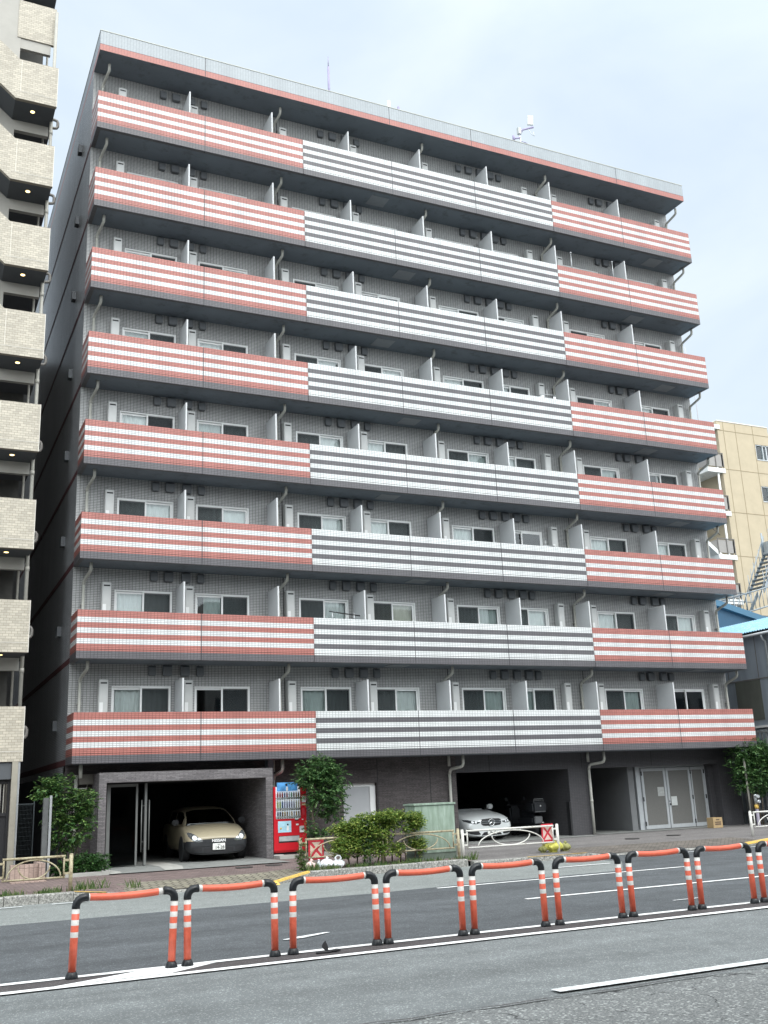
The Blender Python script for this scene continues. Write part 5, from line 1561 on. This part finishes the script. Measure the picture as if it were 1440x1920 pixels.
# --- beige estate car in the left garage
c1 = thing('parked_car', (3.92, .28, .207), 'beige estate car with black bumpers, nose out in the left brick garage', 'car', )
gold = paint('beige_car_paint', (0.36, 0.315, 0.22), .38, var=.03, spec=.6)
def S6(w0, zb, w1, z1, w2, z2, w3, z3, zt):
    return [(0, zb), (w0, zb), (w1, z1), (w2, z2), (w3, z3), (0, zt)]
st1 = [(0.00, S6(.50, .20, .62, .34, .62, .50, .52, .60, .615)),
       (0.07, S6(.66, .17, .76, .34, .76, .54, .62, .66, .685)),
       (0.22, S6(.74, .16, .825, .36, .82, .60, .70, .735, .765)),
       (0.55, S6(.78, .17, .85, .40, .845, .70, .745, .83, .87)),
       (0.95, S6(.78, .18, .85, .42, .85, .80, .755, .905, .955)),
       (1.20, S6(.78, .18, .85, .42, .85, .86, .765, .935, .985)),
       (2.20, S6(.78, .18, .85, .42, .855, .88, .77, .95, .96)),
       (3.60, S6(.78, .18, .85, .42, .85, .90, .77, .97, .98)),
       (4.25, S6(.76, .22, .82, .42, .82, .88, .74, .96, .97)),
       (4.36, S6(.66, .26, .74, .42, .74, .84, .66, .92, .93))]
me1 = car_body(st1, 4.4, 4)
sh1 = Shell(me1)
body, bump = split(me1, lambda c: c.y < .62 and c.z < .53 - .02 * (c.y > .3))
body.build('body', gold, c1); bump.build('bumper', plast, c1)
gst1 = [(1.02, [(0, .86), (.70, .86), (.70, .90), (.68, .93), (.62, .955), (0, .985)]),
        (1.20, [(0, .86), (.74, .86), (.735, .93), (.70, 1.02), (.63, 1.07), (0, 1.095)]),
        (1.85, [(0, .86), (.765, .86), (.75, .98), (.66, 1.26), (.56, 1.355), (0, 1.385)]),
        (2.60, [(0, .86), (.77, .86), (.755, 1.0), (.66, 1.30), (.57, 1.40), (0, 1.43)]),
        (3.70, [(0, .86), (.765, .86), (.75, 1.0), (.65, 1.28), (.56, 1.375), (0, 1.41)]),
        (4.20, [(0, .86), (.72, .86), (.71, 1.0), (.60, 1.24), (.52, 1.32), (0, 1.35)]),
        (4.30, [(0, .86), (.68, .86), (.67, .98), (.57, 1.18), (.5, 1.25), (0, 1.28)])]
def cabin(car, gst, mat, pillar_y, roof_z, half_w, wind_y, name_col):
    g = car_body(gst, 4, 4)
    # windscreen: front facing faces; side windows: side facing; the rest painted
    sets = {'windscreen': MB(), 'side_window': MB(), 'roof': MB()}
    idx = {k: {} for k in sets}
    for p in g.polygons:
        c = sum((g.vertices[i].co for i in p.vertices), Vector()) / len(p.vertices)
        n = p.normal
        key = 'roof'
        zr = roof_z(c.y)
        if c.y < wind_y and abs(c.x) < half_w(c.z) and n.y < -.25: key = 'windscreen'
        elif abs(n.x) > .6 and c.z > .95 and c.z < zr and c.y > wind_y * .72 + .1 and not any(abs(c.y - py) < .06 for py in pillar_y): key = 'side_window'
        b = sets[key]; ix = idx[key]; f = []
        for i in p.vertices:
            if i not in ix: ix[i] = len(b.v); b.v.append(tuple(g.vertices[i].co))
            f.append(ix[i])
        b.f.append(tuple(f)); b.mi.append(0); b.sm.append(True)
    sets['roof'].build('roof', mat, car)
    sets['windscreen'].build('windscreen', cgl, car)
    # left and right windows are separate parts
    w = sets['side_window']
    for s in (-1, 1):
        b = MB(); ix = {}
        for f in w.f:
            cx = sum(w.v[i][0] for i in f)
            if (cx > 0) != (s > 0): continue
            q = []
            for i in f:
                if i not in ix: ix[i] = len(b.v); b.v.append(w.v[i])
                q.append(ix[i])
            b.f.append(tuple(q)); b.mi.append(0); b.sm.append(True)
        if b.f: b.build('side_window', cgl, car)
    return g
g1 = cabin(c1, gst1, gold, (2.45, 3.5), lambda y: 1.27, lambda z: .66 - (z - 1.0) * .32, 1.85, 'gold')
wheels(c1, .85, (.86, 3.4), .295, rim_m)
for s in (-1, 1):
    for y in (.86, 3.4):
        MB().lathe([(.30, s * .0), (.345, s * .0), (.345, s * .012), (.30, s * .012)], (s * .843, y, .31), 28, axis='x').build('wheel_arch', plast, c1)
    hl = [(.43, .505, .56), (.52, .50, .61), (.60, .515, .69), (.68, .55, .74), (.735, .60, .755), (.77, .66, .75)]
    hl = hl if s > 0 else mirror_cols(hl)
    o = fpatch(sh1, hl, 4, 6, .008).build('headlight', lamp_glass, c1)
    lx = s * .63; q = sh1.front(lx, .61, .012)
    def lens(u, v, lx=lx):
        a = 2 * pi * u; r = .062 * v
        return sh1.front(lx + r * cos(a), .615 + r * sin(a), .013)
    MB().grid(lens, 20, 4).build('lens', lamp_white, o)
    def ring(u, v, lx=lx):
        a = 2 * pi * u; r = .066 + .012 * v
        return sh1.front(lx + r * cos(a), .615 + r * sin(a), .0145)
    MB().grid(ring, 20, 1).build('lens_ring', plast, o)
    fg = [(.44, .27, .36), (.58, .26, .375), (.70, .28, .375)]
    fpatch(sh1, fg if s > 0 else mirror_cols(fg), 3, 3, .004).build('fog_recess', black_m, c1)
    mr_ = link('mirror', None, c1, (s * .93, 1.35, 1.0))
    MB().rbox(-.09, .09, -.07, .06, -.07, .08, .03).build('housing', plast, mr_)
grl = [(-.48, .50, .565), (-.2, .475, .575), (0, .47, .58), (.2, .475, .575), (.48, .50, .565)]
gr1 = fpatch(sh1, grl, 5, 4, .007).build('grille', plast, c1)
q = sh1.front(0, .525, .016)
txt('NISSAN', .098, wht_m, c1, q, .004, .0035, 1.12, 'lettering')
fpatch(sh1, [(-.4, .235, .345), (0, .225, .355), (.4, .235, .345)], 6, 3, .003).build('lower_grille', black_m, c1)
fpatch(sh1, [(-.70, .40, .425), (-.4, .395, .425), (-.2, .4, .43), (.2, .4, .43), (.4, .395, .425), (.70, .40, .425)], 4, 2, .016).build('bumper_ridge', plast, c1)
fpatch(sh1, [(-.66, .185, .21), (0, .175, .2), (.66, .185, .21)], 8, 2, .02).build('lip', paint('bumper_lip', (0.08, 0.085, 0.09), .35), c1)
def plate(car, sh, zc, top, main, hw=.165, hh=.0825):
    q = sh.front(0, zc, .03)
    p = link('number_plate', MB().rbox(-hw, hw, -.006, .006, -hh, hh, .004).mesh('number_plate', plate_m), car, q)
    txt(top, .052, plast, p, (0, -.0085, .045), .001, .0, 1.0)
    txt(main, .115, plast, p, (.02, -.0085, -.028), .001, .0012, .95)
    return p
plate(c1, sh1, .375, '502', '14-28')
MB().tube([(-.33 + .17 * cos(a), 1.62 + .05 * sin(a) * 0, .98 + .17 * sin(a)) for a in [R_(15 * i) for i in range(25)]], .014, 6).build('steering_wheel', paint('steering_grey', (0.2, 0.2, 0.18), .5), c1)
for s in (-.36, .36): MB().rbox(s - .24, s + .24, 2.1, 2.3, .6, 1.22, .06).build('seat', seat_m, c1)

c1.rotation_euler = (0, 0, R_(-4))

# --- silver saloon in the middle garage
c2 = thing('parked_car', (12.97, 1.32, .207), 'silver saloon car with a star badge grille, nose out in the wide middle garage', 'car')
silv = paint('silver_car_paint', (0.66, 0.69, 0.69), .22, metal=.12, var=.02, spec=.6)
st2 = [(0.00, S6(.48, .14, .60, .26, .60, .48, .48, .60, .63)),
       (0.08, S6(.70, .11, .78, .28, .78, .52, .60, .665, .70)),
       (0.30, S6(.80, .11, .87, .30, .875, .60, .70, .745, .785)),
       (0.75, S6(.84, .13, .905, .34, .905, .70, .76, .83, .875)),
       (1.35, S6(.84, .15, .905, .36, .905, .80, .775, .90, .945)),
       (1.60, S6(.84, .15, .905, .36, .905, .84, .79, .925, .96)),
       (2.60, S6(.84, .15, .905, .36, .905, .86, .80, .93, .94)),
       (3.90, S6(.84, .16, .90, .38, .90, .88, .78, .95, .97)),
       (4.60, S6(.78, .22, .84, .42, .84, .86, .70, .94, .95)),
       (4.70, S6(.66, .28, .74, .42, .72, .80, .62, .88, .89))]
me2 = car_body(st2, 4.7, 3)
sh2 = Shell(me2)
b = MB(); b.v = [tuple(v.co) for v in me2.vertices]; b.f = [tuple(p.vertices) for p in me2.polygons]; b.mi = [0] * len(b.f); b.sm = [True] * len(b.f)
b.build('body', silv, c2)
gst2 = [(1.42, [(0, .84), (.72, .84), (.72, .88), (.70, .92), (.62, .945), (0, .975)]),
        (1.62, [(0, .84), (.76, .84), (.755, .91), (.72, .99), (.63, 1.04), (0, 1.065)]),
        (2.25, [(0, .84), (.79, .84), (.77, .96), (.67, 1.22), (.56, 1.31), (0, 1.34)]),
        (2.95, [(0, .84), (.80, .84), (.78, .98), (.67, 1.26), (.57, 1.36), (0, 1.39)]),
        (3.55, [(0, .84), (.79, .84), (.77, .97), (.65, 1.22), (.55, 1.31), (0, 1.34)]),
        (4.20, [(0, .84), (.74, .84), (.73, .92), (.66, 1.0), (.58, 1.05), (0, 1.08)]),
        (4.40, [(0, .84), (.70, .84), (.70, .88), (.64, .93), (.56, .96), (0, .98)])]
cabin(c2, gst2, paint('dark_roof', (0.02, 0.022, 0.024), .2, var=.02), (2.9,), lambda y: 1.22, lambda z: .68 - (z - 1.0) * .3, 2.3, 's')
wheels(c2, .905, (.9, 3.7), .32, rimb_m)
chrome = paint('chrome', (0.75, 0.77, 0.78), .12, metal=1.0, var=.02)
for s in (-1, 1):
    hl = [(.40, .55, .575), (.50, .515, .60), (.62, .515, .635), (.74, .55, .655), (.82, .60, .66)]
    hl = hl if s > 0 else mirror_cols(hl)
    o = fpatch(sh2, hl, 5, 5, .007).build('headlight', paint('headlamp_dark', (0.06, 0.065, 0.07), .1, metal=.3, var=.2) if s < 0 else MATS['headlamp_dark'], c2)
    for lx, r, lz in ((.54, .032, .56), (.64, .036, .575)):
        def lens(u, v, lx=lx * s, r=r, lz=lz):
            a = 2 * pi * u
            return sh2.front(lx + r * v * cos(a), lz + r * v * sin(a), .012)
        MB().grid(lens, 16, 3).build('lens', lamp_white, o)
    dr_ = [(.42, .575, .59), (.55, .60, .618), (.72, .637, .655), (.81, .652, .663)]
    fpatch(sh2, dr_ if s > 0 else mirror_cols(dr_), 5, 2, .013).build('daytime_strip', lamp_white, o)
    it = [(.40, .20, .215), (.46, .19, .29), (.56, .195, .345), (.70, .22, .375), (.80, .27, .38)]
    fpatch(sh2, it if s > 0 else mirror_cols(it), 4, 4, .006).build('side_intake', black_m, c2)
    mr_ = link('mirror', None, c2, (s * 1.0, 1.75, .98))
    MB().rbox(-.1, .1, -.08, .06, -.07, .09, .035).build('housing', silv, mr_)
    MB().rbox(-.09, .06, .055, .065, -.06, .08, .004).build('mirror_glass', chrome, mr_)
gr = [(-.36, .50, .60), (-.30, .455, .635), (0, .44, .65), (.30, .455, .635), (.36, .50, .60)]
g = fpatch(sh2, gr, 6, 5, .006).build('grille', black_m, c2)
for zz in (.525, .575):
    fpatch(sh2, [(-.35, zz - .012, zz + .012), (0, zz - .014, zz + .014), (.35, zz - .012, zz + .012)], 8, 2, .014).build('grille_bar', chrome, g)
fpatch(sh2, [(-.37, .60, .615), (-.30, .635, .65), (0, .65, .666), (.30, .635, .65), (.37, .60, .615)], 6, 2, .012).build('grille_trim', chrome, g)
q = sh2.front(0, .545, .024)
em = link('emblem', MB().tube([(.1 * cos(2 * pi * k / 28), 0, .1 * sin(2 * pi * k / 28)) for k in range(29)], .011, 8).mesh('emblem', chrome), c2, q)
b = MB()
for k in range(3):
    a = pi / 2 + 2 * pi * k / 3
    d = Vector((cos(a), 0, sin(a))); e = Vector((-sin(a), 0, cos(a)))
    b.face([d * .098, e * .018, Vector((0, -.012, 0))]); b.face([d * .098, Vector((0, -.012, 0)), -e * .018])
fix(b.build('emblem_star', chrome, em))
fpatch(sh2, [(-.36, .17, .185), (-.28, .165, .26), (0, .165, .275), (.28, .165, .26), (.36, .17, .185)], 5, 4, .005).build('lower_grille', black_m, c2)
fpatch(sh2, [(-.80, .135, .155), (-.4, .125, .145), (0, .12, .14), (.4, .125, .145), (.80, .135, .155)], 6, 2, .012).build('lip', chrome, c2)
plate(c2, sh2, .285, '336', '36-15')
for s in (-.38, .38): MB().rbox(s - .24, s + .24, 2.5, 2.7, .5, 1.15, .06).build('seat', seat_m, c2)

# --- scooter with top box
sc2 = thing('motor_scooter', (15.12, 1.9, .207), 'black scooter with a big top box, seen from behind in the middle garage', 'scooter')
blk = paint('scooter_black', (0.014, 0.016, 0.02), .5, var=.15)
gry = paint('scooter_grey', (0.16, 0.165, 0.17), .4, var=.1)
MB().lathe([(.12, -.06), (.22, -.06), (.235, 0), (.22, .06), (.12, .06)], (0, .35, .235), 24, axis='x').build('rear_wheel', tyre_m, sc2)
MB().lathe([(.12, -.05), (.22, -.05), (.235, 0), (.22, .05), (.12, .05)], (0, 1.6, .235), 24, axis='x').build('front_wheel', tyre_m, sc2)
b = MB(); b.grid(lambda u, v: ((.17 + .02 * sin(pi * v)) * (u - .5) * 2 * (1 - .25 * v), .05 + .9 * v, .62 + .14 * sin(pi * u) + .06 * v), 10, 8); b.rbox(-.2, .2, .05, 1.0, .36, .64, .07); b.rbox(-.16, .16, .9, 1.5, .28, .38, .04); b.rbox(-.2, .2, 1.4, 1.6, .3, .95, .06)
b.build('bodywork', blk, sc2)
MB().rbox(-.15, .15, .0, .06, .40, .62, .02).build('tail', gry, sc2)
MB().rbox(-.27, .27, -.12, .32, .74, 1.09, .06).build('top_box', blk, sc2)
MB().box(-.2, .2, -.129, -.121, .765, .785).tube([(-.19, -.05, 1.09), (-.17, -.05, 1.17), (.17, -.05, 1.17), (.19, -.05, 1.09)], .012, 6).tube([(-.17, -.05, 1.12), (.17, -.05, 1.12)], .008, 6).build('top_box_rail', gry, sc2)
MB().lathe([(.001, -.128), (.02, -.126), (.03, -.121)], (.02, 0, .95), 10, axis='y').build('top_box_badge', heater_m, sc2)
MB().tube([(-.35, 1.35, 1.0), (0, 1.45, .98), (.35, 1.35, 1.0)], .016, 8).tube([(-.2, 1.4, 1.0), (-.32, 1.38, 1.18)], .008, 6).tube([(.2, 1.4, 1.0), (.32, 1.38, 1.18)], .008, 6).build('handlebar', blk, sc2)
for s in (-1, 1): MB().rbox(s * .36 - .06, s * .36 + .06, 1.36, 1.39, 1.14, 1.24, .02).build('mirror', blk, sc2)
MB().lathe([(.001, -.02), (.025, -.015), (.03, .0)], (.15, .0, .42), 10, axis='y').build('reflector', wht_m, sc2)

iron = paint('cast_iron', (0.045, 0.042, 0.04), .6, var=.2, scale=20)
for x, y, lab in ((3.72, -2.6, 'small dark iron cover in the red paving in front of the beige car'), (4.5, -2.5, 'small dark iron cover in the red paving just left of the vending machine'), (15.6, -2.2, 'dark iron cover in the asphalt pavement below the grey pillar'), (17.3, -2.0, 'dark iron cover in the asphalt pavement below the passage')):
    tag(MB().lathe([(.21, -.01), (.21, .006), (.19, .008)], seg=24).build('iron_cover', iron, None, (x, y, pave_z(x, y) + .005)), lab, 'manhole cover', 'iron covers in the pavement')
# ------------------------------------------------------------------ plants
lf_tree = leaf('tree_leaf', (0.02, 0.06, 0.016), (0.05, 0.125, 0.03), (0.19, 0.29, 0.085))
lf_dark = leaf('dark_tree_leaf', (0.02, 0.062, 0.022), (0.055, 0.14, 0.04), (0.19, 0.31, 0.11))
lf_bush = leaf('hedge_leaf', (0.045, 0.115, 0.02), (0.16, 0.26, 0.05), (0.48, 0.53, 0.13), .35)
lf_low = leaf('low_leaf', (0.018, 0.06, 0.016), (0.04, 0.11, 0.03), (0.09, 0.18, 0.05))
lf_weed = leaf('weed_leaf', (0.03, 0.07, 0.015), (0.07, 0.13, 0.03), (0.16, 0.20, 0.07))
bark = paint('bark', (0.11, 0.09, 0.065), .85, var=.3, scale=18)
def leaf_quad(b, p, d, n, l, w):
    """one folded leaf from p along d"""
    s = d.cross(n).normalized() * (w / 2)
    mid = p + d * (l * .5) - n * (l * .06)
    tip = p + d * l - n * (l * .18)
    i = len(b.v)
    b.v += [tuple(p), tuple(mid + s + n * w * .15), tuple(tip), tuple(mid - s + n * w * .15)]
    b.f += [(i, i + 1, i + 2), (i, i + 2, i + 3)]; b.mi += [0, 0]; b.sm += [False, False]
def rv(r):
    while True:
        v = Vector((r.uniform(-1, 1), r.uniform(-1, 1), r.uniform(-1, 1)))
        if .05 < v.length < 1: return v.normalized()
def sprigs(b, r, blobs, n, ll, lw, leaflets, droop=.25):
    """feathery twigs with paired leaflets, spread over the outer part of each blob"""
    tot = sum(bl[3] * bl[4] * bl[5] for bl in blobs)
    for bl in blobs:
        c = Vector(bl[:3]); k = max(4, int(n * bl[3] * bl[4] * bl[5] / tot))
        for _ in range(k):
            o = rv(r); q_ = r.random(); rad = r.uniform(.45, 1.02) if q_ < .76 else (r.uniform(.1, .5) if q_ < .93 else r.uniform(1.02, 1.32))
            p = c + Vector((o.x * bl[3], o.y * bl[4], o.z * bl[5])) * rad
            d = (o * .8 + rv(r) * .7 + Vector((0, 0, .15))).normalized()
            up = (Vector((0, 0, 1)) + rv(r) * .35); up = (up - d * up.dot(d)).normalized()
            side = d.cross(up)
            for q in range(leaflets):
                t = q / leaflets
                base = p + d * (t * ll * leaflets * .38) - Vector((0, 0, 1)) * (droop * ll * leaflets * .3 * t * t)
                for s in (-1, 1):
                    dd = (side * s * .9 + d * .55 + rv(r) * .2 - Vector((0, 0, .12))).normalized()
                    nn = (up + rv(r) * .3); nn = (nn - dd * nn.dot(dd)).normalized()
                    leaf_quad(b, base, dd, ll * r.uniform(.75, 1.15), lw)
def leaf_quad_fix(): pass
def plant(name, label, cat, loc, blobs, n, ll, lw, leaflets, mat, stems, seed, group=None, stem_name='trunk'):
    r = random.Random(seed)
    t = thing(name, loc, label, cat, group)
    b = MB(); sprigs(b, r, blobs, n, ll, lw, leaflets)
    b.build('crown', mat, t)
    for pts, rad in stems:
        MB().tube(pts, [rad * (1 - .6 * i / max(1, len(pts) - 1)) for i in range(len(pts))], 7).build(stem_name, bark, t)
    return t
_lq = leaf_quad
def leaf_quad(b, p, d, l_or_n, *a):
    # called as (b, base, dir, length, width): choose a normal that faces mostly upward
    if len(a) == 1:
        n = Vector((0, 0, 1)) + Vector((random.uniform(-.5, .5), random.uniform(-.5, .5), 0))
        n = (n - d * n.dot(d))
        n = n.normalized() if n.length > .01 else d.orthogonal().normalized()
        return _lq(b, p, d, n, l_or_n, a[0])
    return _lq(b, p, d, l_or_n, *a)
plant('small_tree', 'multi-stemmed leafy young tree left of the brick portal, beside the steel post', 'tree', (-.05, -1.0, .2),
      [(-.68, 0, 1.98, .36, .32, .26), (-.33, .1, 1.95, .36, .32, .36), (.1, 0, 1.5, .42, .4, .40), (-.02, -.1, 1.05, .46, .38, .36), (.3, 0, 1.7, .25, .3, .25), (-.2, 0, .75, .38, .3, .2), (-.45, 0, 1.45, .3, .3, .3)],
      680, .10, .05, 4, lf_tree, [([(-.2, 0, 0), (-.22, 0, .5), (-.4, 0, 1.2), (-.7, 0, 1.9)], .025), ([(-.08, .05, 0), (-.05, 0, .6), (.02, 0, 1.4)], .025), ([(.05, -.05, 0), (.1, 0, .5), (.25, 0, 1.5)], .02), ([(-.3, .05, 0), (-.35, 0, .6), (-.3, 0, 1.6)], .018), ([(-.15, -.08, 0), (-.12, 0, .7), (-.1, 0, 1.6)], .016)], 3, 'small leafy trees along the frontage')
plant('small_tree', 'round headed feathery tree with bare trunk between vending machine and pale door', 'tree', (6.45, -.55, .2),
      [(.0, 0, 2.25, .5, .45, .36), (.42, 0, 2.0, .42, .4, .36), (-.28, 0, 2.05, .36, .36, .28), (.2, -.1, 1.62, .55, .4, .36), (.45, 0, 1.2, .3, .3, .26), (.15, 0, 1.3, .32, .3, .25)],
      950, .085, .042, 5, lf_dark, [([(-.1, 0, 0), (-.12, 0, .8), (-.18, .02, 1.3), (-.08, 0, 1.8), (0, 0, 2.2)], .045), ([(-.17, 0, 1.25), (.1, 0, 1.6), (.4, 0, 2.0)], .025)], 5, 'small leafy trees along the frontage')
plant('small_tree', 'clump of feathery bushy stems at the right edge in front of the grey shed', 'tree', (22.85, .15, .2),
      [(-.15, 0, 2.35, .6, .5, .38), (.5, 0, 2.3, .6, .5, .45), (-.45, 0, 1.9, .4, .4, .3), (.3, 0, 1.8, .7, .5, .4), (-.35, 0, 1.4, .45, .4, .25), (.5, 0, 1.3, .5, .4, .3)],
      1500, .09, .046, 5, lf_dark, [([(0, 0, 0), (-.1, 0, .9), (-.3, 0, 1.9)], .025), ([(.1, 0, 0), (.12, 0, 1.0), (.1, 0, 2.0)], .028), ([(.2, 0, 0), (.3, 0, .9), (.5, 0, 2.0)], .025), ([(-.1, .1, 0), (-.2, 0, .8), (-.1, 0, 1.7)], .02)], 8, 'small leafy trees along the frontage')
plant('low_shrub', 'low dark green ground shrub under the leftmost young tree', 'shrub', (.2, -1.35, .2),
      [(-.35, 0, .2, .35, .25, .2), (.05, 0, .24, .4, .25, .24), (.35, .1, .22, .25, .25, .22), (-.6, 0, .12, .25, .2, .13)], 900, .06, .038, 3, lf_low, [([(0, 0, 0), (.02, 0, .2)], .01)], 11, stem_name='stem')
plant('low_shrub', 'green leafy shoot growing up between the vending machine and the fence', 'shrub', (6.15, -.75, .2),
      [(.1, 0, .3, .22, .2, .3), (.25, 0, .55, .28, .2, .18), (0, 0, .75, .15, .15, .2)], 190, .07, .035, 4, lf_dark, [([(.05, 0, 0), (.08, 0, .5), (.05, 0, .9)], .012)], 12, stem_name='stem')
plant('low_shrub', 'dark shoots with longer leaves sticking up above the hedge by the cabinet', 'shrub', (6.85, -3.9, .17),
      [(-.05, 0, 1.0, .3, .2, .2), (.25, 0, 1.0, .22, .2, .16)], 60, .085, .04, 3, lf_low, [([(0, 0, 0), (0, 0, .9)], .012)], 13, stem_name='stem')
# clipped hedge: dense small leaves over lumpy volume with dark gaps
hedge = thing('hedge', (6.48, -4.5, .17), 'clipped yellow green hedge behind the kerb, through the tan guard fence', 'hedge')
r = random.Random(31); b = MB()
lumps = []
for i in range(46):
    x = r.uniform(-1.15, 1.15); top = 1.1 - .06 * (x + .1) ** 2 - (.25 if x > .95 else 0) - (.12 if x < -1.0 else 0)
    lumps.append((x, r.uniform(-.3, .32), r.uniform(.3, top - .12), r.uniform(.14, .26), r.uniform(.14, .22), r.uniform(.12, .2)))
for i in range(20): lumps.append((-1.1 + 2.15 * i / 19 + r.uniform(-.04, .04), r.uniform(-.25, .15), .84 + .2 * min(1, i / 9) - (.1 if i > 17 else 0) + r.uniform(-.05, .06), r.uniform(.15, .22), .2, r.uniform(.1, .16)))
sprigs(b, r, lumps, 6800, .056, .036, 2, .1)
b.build('crown', lf_bush, hedge)
for i in range(12):
    x = -1.0 + 2.0 * i / 11 + r.uniform(-.08, .08)
    MB().tube([(x, r.uniform(-.1, .1), -.02), (x + r.uniform(-.05, .05), 0, .25), (x + r.uniform(-.15, .15), 0, .6)], [.022, .016, .008], 6).build('stem', bark, hedge)
plant('climbing_weed', 'tall narrow blue green weed growing up the front of the hedge', 'weed', (6.02, -4.72, .17),
      [(0, 0, .25, .09, .07, .2), (.02, 0, .6, .1, .07, .25), (0, 0, .85, .08, .06, .15)], 110, .055, .014, 4, leaf('weed_blue', (0.02, 0.07, 0.03), (0.05, 0.12, 0.05), (0.1, 0.2, 0.09)), [([(0, 0, 0), (.02, 0, .9)], .008)], 33, stem_name='stem')
plant('ivy', 'ivy wrapped around the left end post of the long tan fence', 'ivy', (4.42, -4.62, .17),
      [(0, 0, .18, .12, .1, .2), (.02, 0, .45, .09, .09, .25), (.15, 0, .1, .16, .1, .1)], 150, .05, .03, 3, lf_weed, [([(.03, -.03, 0), (-.03, -.04, .3), (.03, -.04, .55)], .008)], 34, stem_name='stem')
# grass and weeds along kerbs and paving cracks
b = MB(); r = random.Random(77)
def tuft(x, y, n, h, spread=.07):
    z = pave_z(x, y)
    for _ in range(n):
        px, py = x + r.gauss(0, spread), y + r.gauss(0, spread * .45)
        a = r.uniform(0, 2 * pi); ln = h * r.uniform(.5, 1.2); w = r.uniform(.004, .011)
        dx, dy = cos(a) * ln * .45, sin(a) * ln * .3
        i = len(b.v)
        b.v += [(px - w, py, z), (px + w, py, z), (px + dx * .5 + w * .7, py + dy * .5, z + ln * .6), (px + dx, py + dy, z + ln), (px + dx * .5 - w * .7, py + dy * .5, z + ln * .6)]
        b.f += [(i, i + 1, i + 2, i + 4), (i + 4, i + 2, i + 3)]; b.mi += [0, 0]; b.sm += [False, False]
for i in range(34): tuft(r.choice((-2.3, -2.15, -2.0, -1.75, -1.2, -1.0)) + r.gauss(0, .09), r.uniform(-5.76, -5.6), 12, r.choice((.05, .08, .13)))
for x, y, n, h in ((-.45, -5.3, 26, .22), (-.25, -5.2, 22, .2), (-.05, -5.1, 18, .2), (.55, -5.2, 26, .17), (-.6, -5.5, 24, .14), (4.55, -4.95, 40, .2), (4.7, -4.9, 40, .18), (4.95, -4.93, 40, .13), (5.15, -4.95, 30, .1), (8.5, -4.9, 30, .12), (8.8, -4.75, 26, .22)): tuft(x, y, n, h)
for i in range(40): tuft(r.uniform(5.4, 8.5), r.uniform(-4.95, -4.6), 14, r.choice((.05, .08, .12)))
o = b.build('weeds', lf_weed); o['kind'] = 'stuff'; o['label'] = 'straggly grass and weeds along the kerb stones'
